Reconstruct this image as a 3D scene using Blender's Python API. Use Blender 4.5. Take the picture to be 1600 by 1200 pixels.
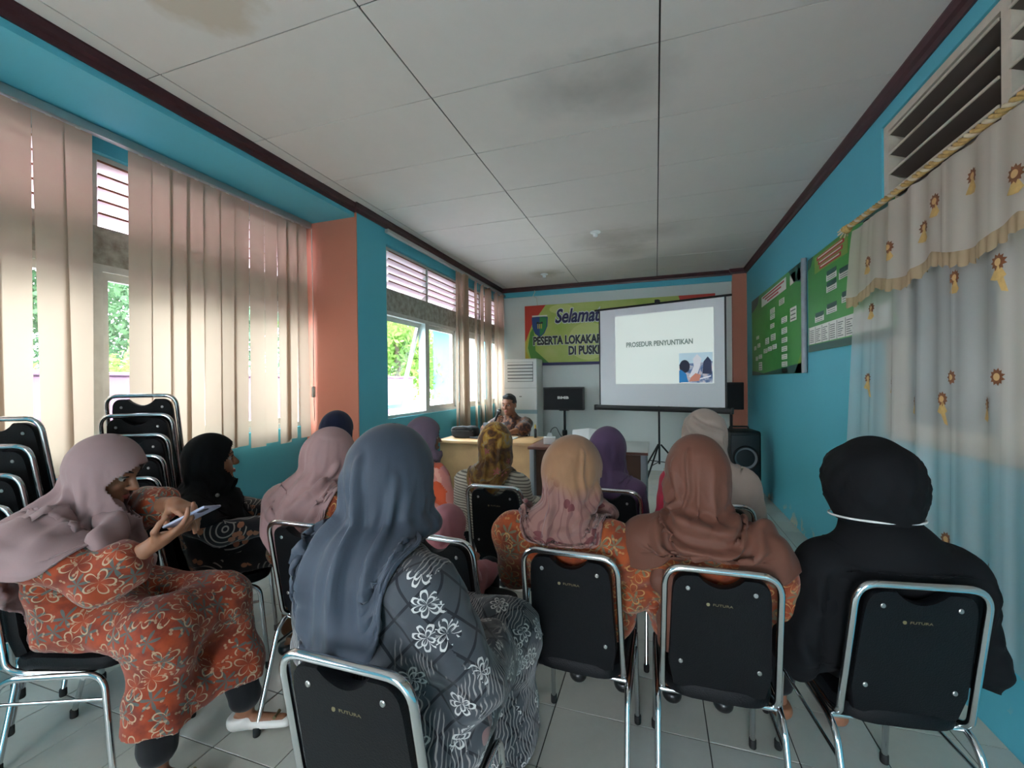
import bpy, bmesh, math, random
import numpy as np
from mathutils import Vector, Matrix, noise as mnoise

for o in list(bpy.data.objects): bpy.data.objects.remove(o, do_unlink=True)
SC = bpy.context.scene
COL = SC.collection
PI = math.pi

# ------------------------------------------------------------------ camera
cam_d = bpy.data.cameras.new('camera'); cam = bpy.data.objects.new('camera', cam_d); COL.objects.link(cam)
cam_d.sensor_width = 36.0; cam_d.lens = 36.0*672/1600; cam_d.clip_start = .02; cam_d.clip_end = 300
cam.matrix_world = Matrix(((0.9483, 0.0087, 0.3175, 0.0), (0.3172, 0.0085, -0.9483, 0.0), (-0.0109, 1.0, 0.0053, 1.382), (0, 0, 0, 1)))
SC.camera = cam

# ------------------------------------------------------------------ sky, light, exposure
W = bpy.data.worlds.new('World'); SC.world = W; W.use_nodes = True
bg = W.node_tree.nodes['Background']
bg.inputs[0].default_value = (0.86, 0.92, 1.0, 1); bg.inputs[1].default_value = 9.0
SC.view_settings.view_transform = 'Standard'; SC.view_settings.look = 'None'
SC.view_settings.gamma = 1.0; SC.view_settings.use_curve_mapping = False
SC.view_settings.exposure = 1.85

def portal(name, loc, rot, sx, sy):
    d = bpy.data.lights.new(name, 'AREA'); d.shape = 'RECTANGLE'; d.size = sx; d.size_y = sy
    d.cycles.is_portal = True
    o = bpy.data.objects.new(name, d); COL.objects.link(o); o.location = loc; o.rotation_euler = rot
    return o
portal('sky_portal', (-3.35, 0.1, 1.87), (0, -PI/2, 0), 1.8, 6.2)
portal('sky_portal', (-0.2, -3.4, 1.1), (PI/2, 0, PI), 1.1, 2.2)
portal('sky_portal', (-2.75, 5.2, 1.87), (0, -PI/2, 0), 1.8, 3.4)

# ------------------------------------------------------------------ helpers
def lin(c):
    c = c/255.0
    return c/12.92 if c <= .04045 else ((c+.055)/1.055)**2.4
def rgb(r, g, b): return (lin(r), lin(g), lin(b), 1.0)

class NT:
    """small node-graph helper"""
    def __init__(s, m): s.t = m.node_tree; s.n = s.t.nodes; s.l = s.t.links
    def node(s, typ, **kw):
        n = s.n.new(typ)
        for k, v in kw.items(): setattr(n, k, v)
        return n
    def set(s, sock, v):
        if hasattr(v, 'is_linked') or isinstance(v, bpy.types.NodeSocket): s.l.new(v, sock)
        else: sock.default_value = v
    def math(s, op, a, b=None, c=None):
        n = s.node('ShaderNodeMath', operation=op); s.set(n.inputs[0], a)
        if b is not None: s.set(n.inputs[1], b)
        if c is not None: s.set(n.inputs[2], c)
        return n.outputs[0]
    def vmath(s, op, a, b=None):
        n = s.node('ShaderNodeVectorMath', operation=op); s.set(n.inputs[0], a)
        if b is not None: s.set(n.inputs[1], b)
        return n.outputs['Value'] if op in ('LENGTH', 'DOT_PRODUCT', 'DISTANCE') else n.outputs[0]
    def mix(s, f, a, b):
        n = s.node('ShaderNodeMix', data_type='RGBA'); s.set(n.inputs[0], f); s.set(n.inputs[6], a); s.set(n.inputs[7], b)
        return n.outputs[2]
    def ramp(s, f, stops, interp='LINEAR'):
        n = s.node('ShaderNodeValToRGB'); n.color_ramp.interpolation = interp
        e = n.color_ramp.elements
        while len(e) < len(stops): e.new(.5)
        for i, (p, c) in enumerate(stops): e[i].position = p; e[i].color = c
        s.set(n.inputs[0], f); return n.outputs[0]
    def coord(s, kind='Object'): return s.node('ShaderNodeTexCoord').outputs[kind]
    def noise(s, vec, scale, detail=3, rough=.55, dist=0.):
        n = s.node('ShaderNodeTexNoise'); s.set(n.inputs['Vector'], vec); n.inputs['Scale'].default_value = scale
        n.inputs['Detail'].default_value = detail; n.inputs['Roughness'].default_value = rough
        n.inputs['Distortion'].default_value = dist
        return n.outputs[0]
    def mapping(s, vec, scale=(1, 1, 1), rot=(0, 0, 0), loc=(0, 0, 0)):
        n = s.node('ShaderNodeMapping'); s.set(n.inputs[0], vec)
        n.inputs[1].default_value = loc; n.inputs[2].default_value = rot; n.inputs[3].default_value = scale
        return n.outputs[0]

MATS = {}
def mat(name, col=(.8, .8, .8, 1), rough=.6, metal=0., var=0., vscale=6., bump=0., bscale=60., spec=.5, sheen=0., dark=None, emit=0.):
    if name in MATS: return MATS[name]
    m = bpy.data.materials.new(name); m.use_nodes = True; MATS[name] = m
    g = NT(m); p = g.n['Principled BSDF']
    p.inputs['Base Color'].default_value = col; p.inputs['Roughness'].default_value = rough
    p.inputs['Metallic'].default_value = metal; p.inputs['Specular IOR Level'].default_value = spec
    if sheen: p.inputs['Sheen Weight'].default_value = sheen; p.inputs['Sheen Roughness'].default_value = .5
    if emit:
        p.inputs['Emission Color'].default_value = col; p.inputs['Emission Strength'].default_value = emit
    if var:
        d = dark or tuple(c*(1-var) for c in col[:3])+(1,)
        b = tuple(min(1, c*(1+var*.35)) for c in col[:3])+(1,)
        f = g.noise(g.coord(), vscale, 4)
        g.l.new(g.ramp(f, [(.3, d), (.7, b)]), p.inputs['Base Color'])
        if emit: g.l.new(g.ramp(f, [(.3, d), (.7, b)]), p.inputs['Emission Color'])
    if bump:
        bn = g.node('ShaderNodeBump'); bn.inputs['Strength'].default_value = bump; bn.inputs['Distance'].default_value = .01
        g.l.new(g.noise(g.coord(), bscale, 3), bn.inputs['Height']); g.l.new(bn.outputs[0], p.inputs['Normal'])
    return m

class MB:
    """collects shapes of ONE mesh"""
    def __init__(s): s.v = []; s.f = []; s.uv = None
    def add(s, vs, fs):
        o = len(s.v); s.v += [tuple(map(float, v)) for v in vs]; s.f += [tuple(i+o for i in f) for f in fs]; return s
    def box(s, x0, x1, y0, y1, z0, z1):
        return s.add([(x0, y0, z0), (x1, y0, z0), (x1, y1, z0), (x0, y1, z0), (x0, y0, z1), (x1, y0, z1), (x1, y1, z1), (x0, y1, z1)],
                     [(0, 3, 2, 1), (4, 5, 6, 7), (0, 1, 5, 4), (1, 2, 6, 5), (2, 3, 7, 6), (3, 0, 4, 7)])
    def rbox(s, x0, x1, y0, y1, z0, z1, r=.01, seg=2):
        bm = bmesh.new(); bmesh.ops.create_cube(bm, size=1)
        for v in bm.verts: v.co = ((x0+x1)/2+v.co.x*(x1-x0), (y0+y1)/2+v.co.y*(y1-y0), (z0+z1)/2+v.co.z*(z1-z0))
        bmesh.ops.bevel(bm, geom=list(bm.edges), offset=r, segments=seg, profile=.5, affect='EDGES')
        bm.verts.index_update()
        s.add([v.co for v in bm.verts], [[v.index for v in f.verts] for f in bm.faces]); bm.free(); return s
    def tube(s, pts, r, n=10, closed=False, caps=True):
        P = [Vector(p) for p in pts]; N = len(P); R = r if hasattr(r, '__len__') else [r]*N
        vs = []; fs = []; up = None
        for i, p in enumerate(P):
            a = P[i-1] if (i > 0 or closed) else p; b = P[(i+1) % N] if (i < N-1 or closed) else p
            t = (b-a)
            if t.length < 1e-9: t = Vector((0, 0, 1))
            t.normalize()
            if up is None:
                up = Vector((0, 0, 1)) if abs(t.z) < .9 else Vector((1, 0, 0))
            u = up-t*up.dot(t)
            if u.length < 1e-6: u = t.orthogonal()
            u.normalize(); w = t.cross(u); up = u
            for k in range(n):
                q = 2*PI*k/n; vs.append(p+(u*math.cos(q)+w*math.sin(q))*R[i])
        M = N if closed else N-1
        for i in range(M):
            j = (i+1) % N
            for k in range(n): fs.append((i*n+k, i*n+(k+1) % n, j*n+(k+1) % n, j*n+k))
        if caps and not closed:
            fs.append(tuple(range(n-1, -1, -1))); fs.append(tuple((N-1)*n+k for k in range(n)))
        return s.add(vs, fs)
    def lathe(s, prof, c=(0, 0, 0), n=24, axis='z'):
        vs = []; fs = []
        for (r, h) in prof:
            for k in range(n):
                q = 2*PI*k/n; a, b = r*math.cos(q), r*math.sin(q)
                if axis == 'z': p = (c[0]+a, c[1]+b, c[2]+h)
                elif axis == 'y': p = (c[0]+b, c[1]+h, c[2]+a)
                else: p = (c[0]+h, c[1]+a, c[2]+b)
                vs.append(p)
        for i in range(len(prof)-1):
            for k in range(n): fs.append((i*n+k, i*n+(k+1) % n, (i+1)*n+(k+1) % n, (i+1)*n+k))
        fs.append(tuple(range(n-1, -1, -1))); fs.append(tuple((len(prof)-1)*n+k for k in range(n)))
        return s.add(vs, fs)
    def prism(s, out, fn0, fn1=None, rings=None):
        """outline of (a,b) lofted through functions (a,b)->xyz; first and last ring capped"""
        R = rings or [fn0, fn1]; n = len(out); vs = []; fs = []
        for fn in R: vs += [fn(a, b) for a, b in out]
        for i in range(len(R)-1):
            for k in range(n): fs.append((i*n+k, i*n+(k+1) % n, (i+1)*n+(k+1) % n, (i+1)*n+k))
        fs.append(tuple(range(n-1, -1, -1))); fs.append(tuple((len(R)-1)*n+k for k in range(n)))
        return s.add(vs, fs)
    def mesh(s, name):
        me = bpy.data.meshes.new(name); me.from_pydata(s.v, [], s.f)
        bm = bmesh.new(); bm.from_mesh(me); bmesh.ops.recalc_face_normals(bm, faces=bm.faces); bm.to_mesh(me); bm.free()
        return me

def smooth(me, ang=35):
    me.shade_smooth(); me.set_sharp_from_angle(angle=math.radians(ang))
def link(name, me, m=None, parent=None, sm=None):
    o = bpy.data.objects.new(name, me); COL.objects.link(o)
    if m is not None and me is not None and not me.materials: me.materials.append(m)
    if parent: o.parent = parent
    if sm: smooth(me, sm)
    return o
def obj(name, mb, m, parent=None, sm=35): return link(name, mb.mesh(name), m, parent, sm)
def tag(o, label=None, cat=None, group=None, kind=None):
    if label: o['label'] = label
    if cat: o['category'] = cat
    if group: o['group'] = group
    if kind: o['kind'] = kind
    return o
def thing(name, label, cat, loc=(0, 0, 0), rz=0, group=None):
    o = bpy.data.objects.new(name, None); COL.objects.link(o); o.location = loc; o.rotation_euler = (0, 0, rz)
    o.empty_display_size = .1
    return tag(o, label, cat, group)
def struct(name, mb, m, label=None, sm=35):
    o = obj(name, mb, m, None, sm); return tag(o, label, None, None, 'structure')
def structE(name, label=None, loc=(0, 0, 0)):
    o = bpy.data.objects.new(name, None); COL.objects.link(o); o.location = loc; return tag(o, label, None, None, 'structure')
def copy_tree(o, parent=None):
    c = o.copy(); COL.objects.link(c); c.parent = parent
    for ch in list(o.children): copy_tree(ch, c)
    return c
def text(name, s, size, m, parent, mtx, extrude=.001, align='CENTER', shear=0., offset=0., sx=1.):
    cu = bpy.data.curves.new(name, 'FONT'); cu.body = s; cu.size = size; cu.align_x = align; cu.align_y = 'CENTER'
    cu.extrude = extrude; cu.shear = shear; cu.offset = offset; cu.resolution_u = 3
    t = bpy.data.objects.new(name, cu); COL.objects.link(t)
    dg = bpy.context.evaluated_depsgraph_get(); me = bpy.data.meshes.new_from_object(t.evaluated_get(dg))
    bpy.data.objects.remove(t, do_unlink=True)
    me.transform(Matrix.Diagonal((sx, 1, 1, 1))); me.transform(mtx)
    me.materials.clear(); me.materials.append(m)
    return link(name, me, None, parent)
def basis(o, x, y, z):
    """matrix with given origin and axes"""
    x, y, z = Vector(x), Vector(y), Vector(z)
    return Matrix(((x.x, y.x, z.x, o[0]), (x.y, y.y, z.y, o[1]), (x.z, y.z, z.z, o[2]), (0, 0, 0, 1)))
def arc(pts, r=.05, seg=6):
    """polyline with rounded corners"""
    P = [Vector(p) for p in pts]; out = [P[0]]
    for i in range(1, len(P)-1):
        a, b, c = P[i-1], P[i], P[i+1]; u = (a-b); v = (c-b)
        rr = min(r, u.length*.49, v.length*.49); u.normalize(); v.normalize()
        p0, p2 = b+u*rr, b+v*rr
        for k in range(seg+1):
            t = k/seg; out.append(p0*(1-t)**2+b*2*t*(1-t)+p2*t*t)
    out.append(P[-1]); return out
# ================================================================== the room
XR, XL, XN, YB, ZC, YR = 1.23, -2.48, -3.05, 6.92, 2.95, -3.2
def wall_mat(name, col, stain=None):
    m = mat(name, col, .62)
    g = NT(m); p = g.n['Principled BSDF']; co = g.coord()
    n1 = g.noise(co, 1.3, 4, .6); n2 = g.noise(co, 22, 3, .6)
    c = g.mix(g.math('MULTIPLY', n1, .22), col, tuple(x*.62 for x in col[:3])+(1,))
    c = g.mix(g.math('MULTIPLY', n2, .10), c, tuple(min(1, x*1.3) for x in col[:3])+(1,))
    if stain:
        sx = g.node('ShaderNodeSeparateXYZ'); g.l.new(co, sx.inputs[0])
        low = g.ramp(sx.outputs[2], [(.02, (1, 1, 1, 1)), (.17, (0, 0, 0, 1))])
        f = g.math('MULTIPLY', g.math('GREATER_THAN', g.noise(co, 7, 4, .65), .60), low)
        c = g.mix(f, c, stain)
    g.l.new(c, p.inputs['Base Color'])
    b = g.node('ShaderNodeBump'); b.inputs['Strength'].default_value = .12; b.inputs['Distance'].default_value = .004
    g.l.new(g.noise(co, 90, 3), b.inputs['Height']); g.l.new(b.outputs[0], p.inputs['Normal'])
    return m
M_teal = wall_mat('teal_wall_paint', rgb(92, 190, 210), rgb(190, 195, 180))
M_orange = wall_mat('salmon_paint', rgb(206, 128, 104))
M_grey = wall_mat('pale_grey_wall_paint', rgb(222, 228, 224))
M_trim = mat('dark_maroon_moulding', rgb(72, 34, 40), .4, var=.3, vscale=9)
M_white = mat('off_white_frame_paint', rgb(205, 205, 198), .5, var=.12, vscale=14)
M_cream = mat('cream_frame_paint', rgb(214, 204, 186), .5, var=.12, vscale=14)
M_grimy = mat('mildewed_transom_paint', rgb(172, 172, 162), .6, var=.45, vscale=16, dark=rgb(132, 126, 112))
def glass_mat(name, tint=(1, 1, 1, 1), refl=.12):
    m = bpy.data.materials.new(name); m.use_nodes = True; g = NT(m)
    for n in list(g.n):
        if n.type != 'OUTPUT_MATERIAL': g.n.remove(n)
    o = [n for n in g.n if n.type == 'OUTPUT_MATERIAL'][0]
    t = g.node('ShaderNodeBsdfTransparent'); t.inputs[0].default_value = tint
    gl = g.node('ShaderNodeBsdfGlossy'); gl.inputs['Roughness'].default_value = .03
    lw = g.node('ShaderNodeLayerWeight'); fr = g.node('ShaderNodeMath', operation='MULTIPLY_ADD'); g.l.new(g.math('POWER', lw.outputs['Facing'], 4.), fr.inputs[0]); fr.inputs[1].default_value = .5; fr.inputs[2].default_value = .03
    mx = g.node('ShaderNodeMixShader'); g.l.new(fr.outputs[0], mx.inputs[0]); g.l.new(t.outputs[0], mx.inputs[1]); g.l.new(gl.outputs[0], mx.inputs[2])
    g.l.new(mx.outputs[0], o.inputs[0]); return m
M_glass = glass_mat('window_glass', (.93, .96, .96, 1))
def thin_mat(name, col, transl=.5, alpha=0., uvlines=0., rough=.8):
    """cloth that lets light through: diffuse + translucent (+ open weave)"""
    m = bpy.data.materials.new(name); m.use_nodes = True; g = NT(m)
    for n in list(g.n):
        if n.type != 'OUTPUT_MATERIAL': g.n.remove(n)
    o = [n for n in g.n if n.type == 'OUTPUT_MATERIAL'][0]
    co = g.coord(); f = g.noise(co, 5, 3)
    c = g.mix(g.math('MULTIPLY', f, .3), col, tuple(x*.8 for x in col[:3])+(1,))
    if uvlines:
        w = g.node('ShaderNodeTexWave'); w.bands_direction = 'Z'; w.inputs['Scale'].default_value = uvlines; g.l.new(co, w.inputs[0])
        c = g.mix(g.math('MULTIPLY', w.outputs[1], .12), c, tuple(x*.75 for x in col[:3])+(1,))
    d = g.node('ShaderNodeBsdfDiffuse'); t = g.node('ShaderNodeBsdfTranslucent'); g.l.new(c, d.inputs[0]); g.l.new(c, t.inputs[0])
    mx = g.node('ShaderNodeMixShader'); mx.inputs[0].default_value = transl; g.l.new(d.outputs[0], mx.inputs[1]); g.l.new(t.outputs[0], mx.inputs[2])
    out = mx.outputs[0]
    if alpha:
        tr = g.node('ShaderNodeBsdfTransparent'); m2 = g.node('ShaderNodeMixShader'); m2.inputs[0].default_value = alpha
        g.l.new(out, m2.inputs[1]); g.l.new(tr.outputs[0], m2.inputs[2]); out = m2.outputs[0]
    g.l.new(out, o.inputs[0]); return m

# ---- floor: screed, then every tile in view a piece of its own
def tile_mat():
    m = mat('glazed_floor_tile', rgb(196, 198, 192), .16)
    g = NT(m); p = g.n['Principled BSDF']; co = g.node('ShaderNodeNewGeometry').outputs['Position']
    oi = g.node('ShaderNodeObjectInfo').outputs['Random']
    n1 = g.noise(co, 3.2, 5, .65, .6); n2 = g.noise(co, 30, 3)
    c = g.mix(n1, rgb(206, 208, 201), rgb(176, 178, 170))
    c = g.mix(g.math('MULTIPLY', oi, .28), c, rgb(212, 202, 176))
    c = g.mix(g.math('MULTIPLY', n2, .15), c, rgb(150, 150, 142))
    g.l.new(c, p.inputs['Base Color']); g.l.new(g.math('MULTIPLY_ADD', n1, .16, .12), p.inputs['Roughness'])
    return m
M_tile = tile_mat(); M_grout = mat('dark_grout', rgb(58, 56, 52), .9)
floor = struct('floor', MB().box(-3.2, 1.4, YR-.2, YB+.2, -.12, -.004), M_grout, 'pale glazed floor tiles with dark joints')
TS = .2995; TX0, TY0 = -.4187+.0, 1.7815   # a joint crossing read from the floor
tm = MB().rbox(-TS/2+.0022, TS/2-.0022, -TS/2+.0022, TS/2-.0022, -.006, 0, .0012, 1).mesh('tile'); tm.materials.append(M_tile)
far_mb = MB()
rng = random.Random(3)
for i in range(-9, 7):
    for j in range(-17, 19):
        x = TX0+(i+.5)*TS; y = TY0+(j+.5)*TS
        x0, x1 = max(x-TS/2, XN), min(x+TS/2, XR); y0, y1 = max(y-TS/2, YR), min(y+TS/2, YB)
        if x1-x0 < .02 or y1-y0 < .02: continue
        inview = (-.317*x+.948*y) > .62 and abs(.948*x+.317*y) < 1.25*(-.317*x+.948*y)+.35 and not (x < XL-.12 and y > 3.2)
        if not inview:
            far_mb.box(x0+.002, x1-.002, y0+.002, y1-.002, -.006, 0); continue
        if x1-x0 < TS-.001 or y1-y0 < TS-.001:
            o = obj('tile', MB().box(x0+.002, x1-.002, y0+.002, y1-.002, -.006, 0), M_tile, floor)
        else:
            o = link('tile', tm, None, floor); o.location = (x, y, 0); o.rotation_euler[2] = 0
            o.location.z = rng.uniform(-.0006, .0004)
tag(obj('tiles_behind', far_mb, M_tile, floor), kind='stuff')

# ---- ceiling panels
def ceil_mat():
    m = mat('ceiling_board_paint', rgb(204, 203, 197), .8)
    g = NT(m); p = g.n['Principled BSDF']; co = g.node('ShaderNodeNewGeometry').outputs['Position']
    n1 = g.noise(co, 1.1, 5, .6); n2 = g.noise(co, 9, 4, .6)
    c = g.mix(g.math('MULTIPLY', n1, .35), rgb(228, 219, 212), rgb(198, 188, 181))
    c = g.mix(g.math('MULTIPLY', n2, .12), c, rgb(150, 146, 138))
    def spot(cx, cy, r, soft, col, amt, st=(1, 1), dist=.25):
        d = g.vmath('SUBTRACT', co, (cx, cy, ZC)); d = g.vmath('MULTIPLY', d, (st[0], st[1], 0))
        L = g.math('ADD', g.vmath('LENGTH', d), g.math('MULTIPLY', g.math('SUBTRACT', g.noise(co, 6, 4), .5), dist))
        f = g.math('MULTIPLY', g.ramp(g.math('DIVIDE', L, r), [(1-soft, (1, 1, 1, 1)), (1, (0, 0, 0, 1))]), amt)
        return f, col
    for a in [(-1.72, 1.20, .27, .25, rgb(190, 166, 138), .55), (-1.5, 6.1, .3, .9, rgb(140, 120, 70), .5), (-.45, 4.9, .5, .9, rgb(120, 112, 96), .4),
              (-.15, 2.35, .35, .9, rgb(120, 118, 112), .45), (-.5, 2.3, .3, .9, rgb(130, 128, 122), .35), (-.35, 5.4, .4, .9, rgb(120, 112, 90), .4), (.1, 4.8, .4, .9, rgb(130, 126, 116), .3)]:
        f, col = spot(*a); c = g.mix(f, c, col)
    g.l.new(c, p.inputs['Base Color']); return m
M_ceil = ceil_mat(); M_gap = mat('dark_ceiling_joint', rgb(48, 42, 38), .9)  # dark backing board that shows in the panel joints
ceiling = struct('ceiling', MB().box(-3.25, 1.45, YR-.2, YB+.2, ZC+.006, ZC+.15), M_gap, 'off-white ceiling of flat panels with thin dark joints')
cxs = [-3.06, -2.36, -1.16, .03, 1.25]; cys = [YR-.2]+[1.51+.6135*k for k in range(-7, 9)]+[YB+.1]
for i in range(4):
    for j in range(len(cys)-1):
        x0, x1, y0, y1 = cxs[i], cxs[i+1], cys[j], cys[j+1]
        if x0 < -2.6 and y0 > 3.3: x0 = -2.6
        gx = .004; gy = rng.uniform(.0022, .0042)
        o = obj('panel', MB().rbox(x0+gx, x1-gx, y0+gy, y1-gy, ZC+rng.uniform(-.001, .001), ZC+.012, .001, 1), M_ceil, ceiling)

# ---- walls
struct('wall_left', MB().box(XN-.15, XN, YR, 3.3, -.02, 1.0).box(XN-.15, XN, YR, 3.3, 2.74, ZC)
       .box(XN-.15, XN, YR-.1, -2.95, 1.0, 2.74), M_teal, 'teal wall under and over the near left windows')
struct('wall_left_far', MB().box(XL-.16, XL, 3.165, 3.59, -.02, ZC).box(XL-.16, XL, 3.59, YB+.1, -.02, 1.03)
       .box(XL-.16, XL, 3.59, YB+.1, 2.735, ZC).box(XL-.16, XL, 6.8, YB+.1, 1.03, 2.735).box(XN-.15, XL-.1, 3.17, 3.3, -.02, ZC), M_teal, 'teal wall around the far left window')
struct('trim_1', MB().box(XN, XL-.002, 3.155, 3.17, 0, ZC), M_orange, 'salmon pillar face between the two left windows')
struct('trim_2', MB().box(XN, -2.50, YR, 3.155, 2.845, ZC), M_teal, 'teal ceiling beam above the near left windows')
struct('wall_back', MB().box(XL-.1, XR+.2, YB, YB+.15, -.02, ZC), M_grey, 'pale grey wall behind the projection screen')
struct('trim_3', MB().box(XL, 1.05, YB-.03, YB, 2.80, ZC), M_teal, 'teal band along the top of the back wall')
struct('trim_4', MB().box(1.05, XR, YB-.09, YB, 0, ZC), M_orange, 'salmon pillar in the far right corner')
struct('wall_right', MB().box(XR, XR+.14, 3.0, YB+.1, -.02, ZC).box(XR, XR+.14, YR, 3.0, -.02, 1.04).box(XR, XR+.14, YR, 3.0, 2.80, ZC)
       .box(XR, XR+.14, YR-.1, -2.2, 1.04, 2.8), M_teal, 'bright teal wall on the right')
struct('wall_rear', MB().box(-3.2, -.75, YR-.15, YR, -.02, ZC).box(.35, 1.4, YR-.15, YR, -.02, ZC).box(-.75, .35, YR-.15, YR, 2.2, ZC), M_teal, 'teal rear wall behind the camera with an unseen doorway added for light')  # unseen doorway, added and sized to let daylight into the room
struct('door_1', MB().box(.31, .35, YR-.90, YR-.16, 0, 2.18), mat('brown_door_paint', rgb(120, 80, 60), .5), 'plain brown door standing open at the rear doorway added for light')
def mould(name, pts, label):
    """crown moulding along a path, stepped profile"""
    prof = [(0, 0), (0, -.07), (.012, -.07), (.018, -.045), (.034, -.035), (.046, -.012), (.046, 0)]
    mb = MB(); P = [Vector((p[0], p[1], 0)) for p in pts]; n = len(prof); vs = []
    for i, p in enumerate(P):
        d0 = (P[i]-P[i-1]).normalized() if i > 0 else (P[1]-P[0]).normalized()
        d1 = (P[i+1]-P[i]).normalized() if i < len(P)-1 else d0
        n0 = Vector((d0.y, -d0.x, 0)); n1 = Vector((d1.y, -d1.x, 0)); nn = (n0+n1); nn = nn/ max(.3, nn.dot(n0))
        for a, b in prof: vs.append((p.x+nn.x*a, p.y+nn.y*a, ZC+.001+b))
    fs = [(i*n+k, i*n+(k+1) % n, (i+1)*n+(k+1) % n, (i+1)*n+k) for i in range(len(P)-1) for k in range(n)]
    fs += [tuple(range(n)), tuple((len(P)-1)*n+k for k in range(n-1, -1, -1))]
    mb.add(vs, fs); return struct(name, mb, M_trim, label, 20)
mould('trim_5', [(-2.5, YR), (-2.5, 3.155), (XL, 3.155), (XL, YB-.03), (1.05, YB-.03), (1.05, YB-.09), (XR, YB-.09), (XR, YR)], 'dark maroon crown moulding around the ceiling edge')

# ---- louvred windows
M_slat_l = thin_mat('louvre_bounce_light_tint', rgb(240, 230, 234), .75)  # translucent and pinkish: outdoor bounce light put into the slat colour
M_slat_r = mat('louvre_shade_brown', rgb(84, 74, 66), .7, var=.15)  # slat colour darkened to stand for shaded undersides between the pale edges
M_edge = mat('weathered_brown_wood', rgb(150, 92, 66), .7, var=.3, vscale=20)
def louvre_window(name, label, X, out, y0, y1, pitch, zs, n_slat, m_fr, m_tr, m_sl, opened=(), edge=None, panes=True, tilt=.06):
    """zs = sill, glass top, transom bottom, louvre bottom, louvre top; out = +1/-1 outward along X"""
    w = structE(name, label, (X, y0, 0))
    z0, zg, zt, zl, z1 = zs; L = y1-y0; d = .09*out
    xa, xb = sorted((0, d))
    def B(m, a, b, c, e, f=None):
        return m.box(xa if f is None else min(0, f), xb if f is None else max(0, f), a, b, c, e)
    fr = MB(); B(fr, -.05, 0, z0-.04, z1+.04); B(fr, L, L+.05, z0-.04, z1+.04); B(fr, 0, L, z0-.04, z0); B(fr, 0, L, z1, z1+.04)
    obj('frame', fr, m_fr, w)
    obj('transom', B(MB(), 0, L, zt, zl), m_tr, w); obj('rail', B(MB(), 0, L, zg, zt), m_fr, w)
    nb = max(1, round(L/pitch)); bw = L/nb
    sl = None
    for b in range(nb):
        ya, yb = b*bw, (b+1)*bw
        if b: obj('mullion', B(B(MB(), ya-.025, ya+.025, zl, z1), ya-.045, ya+.045, z0, zg), m_fr, w)
        dz = (z1-zl)/n_slat
        if sl is None:
            s = MB(); c = .5*d; hx = .05*out; t = tilt
            x_in, x_out = c-hx, c+hx
            s.add([(x_in, .026, t), (x_in, bw-.026, t), (x_out, bw-.026, -t), (x_out, .026, -t), (x_in, .026, t+.009), (x_in, bw-.026, t+.009), (x_out, bw-.026, -t+.009), (x_out, .026, -t+.009)],
                  [(0, 1, 2, 3), (7, 6, 5, 4), (0, 4, 5, 1), (1, 5, 6, 2), (2, 6, 7, 3), (3, 7, 4, 0)])
            sl = s.mesh('slat'); sl.materials.append(m_sl)
            if edge:
                e = MB(); xi = x_in-.004*out; e.box(min(xi, x_in+.002*out), max(xi, x_in+.002*out), .026, bw-.026, t-.001, t+.010); em = e.mesh('slat_edge'); em.materials.append(edge)
        for k in range(n_slat):
            o = link('slat', sl, None, w); o.location = (0, ya, zl+(k+.5)*dz)
            if edge: link('slat_edge', em, None, o)
        if panes:
            a = .07 if b in opened else 0
            sash = thing_part = bpy.data.objects.new('sash', None); COL.objects.link(sash); sash.parent = w
            sash.location = (.5*d+(.03*out if b in opened else 0), (ya+yb)/2, zg)
            hw = (bw-.09)/2; H = zg-z0
            f = MB(); e = .022; th = .018
            f.box(-th, th, -hw, -hw+.04, -H, 0).box(-th, th, hw-.04, hw, -H, 0).box(-th, th, -hw+.04, hw-.04, -.045, 0).box(-th, th, -hw+.04, hw-.04, -H, -H+.05)
            obj('sash_frame', f, m_fr, sash); obj('pane', MB().box(-.002, .002, -hw+.04, hw-.04, -H+.05, -.045), M_glass, sash)
            if b in opened:
                sash.rotation_euler = (0, .27*(1 if out < 0 else -1), 0)
                obj('stay', MB().tube([(0, hw, -.3), (.05, hw, -.34)], .006, 6), m_fr, sash)
    return w
louvre_window('window_1', 'long near left window with louvres above glass', XN-.04, -1, -2.9, 3.10, .75, (1.04, 2.06, 2.10, 2.32, 2.70), 5, M_white, M_grimy, M_slat_l, edge=M_edge, tilt=.035)
louvre_window('window_2', 'far left window with louvres and an awning sash pushed open', XL-.03, -1, 3.64, 6.78, .785, (1.06, 2.06, 2.10, 2.32, 2.69), 5, M_white, M_grimy, M_slat_l, opened=(0,), edge=M_edge, tilt=.035)
louvre_window('window_3', 'cream louvred window behind the flowered curtain on the right', XR+.01, 1, -2.15, 2.95, .84, (1.09, 2.16, 2.22, 2.32, 2.755), 4, M_cream, M_cream, M_slat_r, edge=M_cream, tilt=.02)
# the dim room next door, seen through the right-hand window
M_dim = mat('next_room_wall_paint', rgb(176, 178, 172), .8)
struct('wall_next_room', MB().box(XR+.14, 4.4, YR-.1, YR, 0, 3).box(XR+.14, 4.4, 6.0, 6.1, 0, 3).box(4.3, 4.4, YR, 6, 0, 1.3).box(4.3, 4.4, YR, 6, 1.75, 3)
       .box(4.3, 4.4, YR, 5.3, 1.3, 1.75).box(4.3, 4.4, 5.62, 6, 1.3, 1.75).box(XR+.14, 4.4, YR, 6, -.05, 0).box(XR+.14, 4.4, YR, 6, 3, 3.05), M_dim, 'plain dim room beyond the right-hand window')

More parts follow.
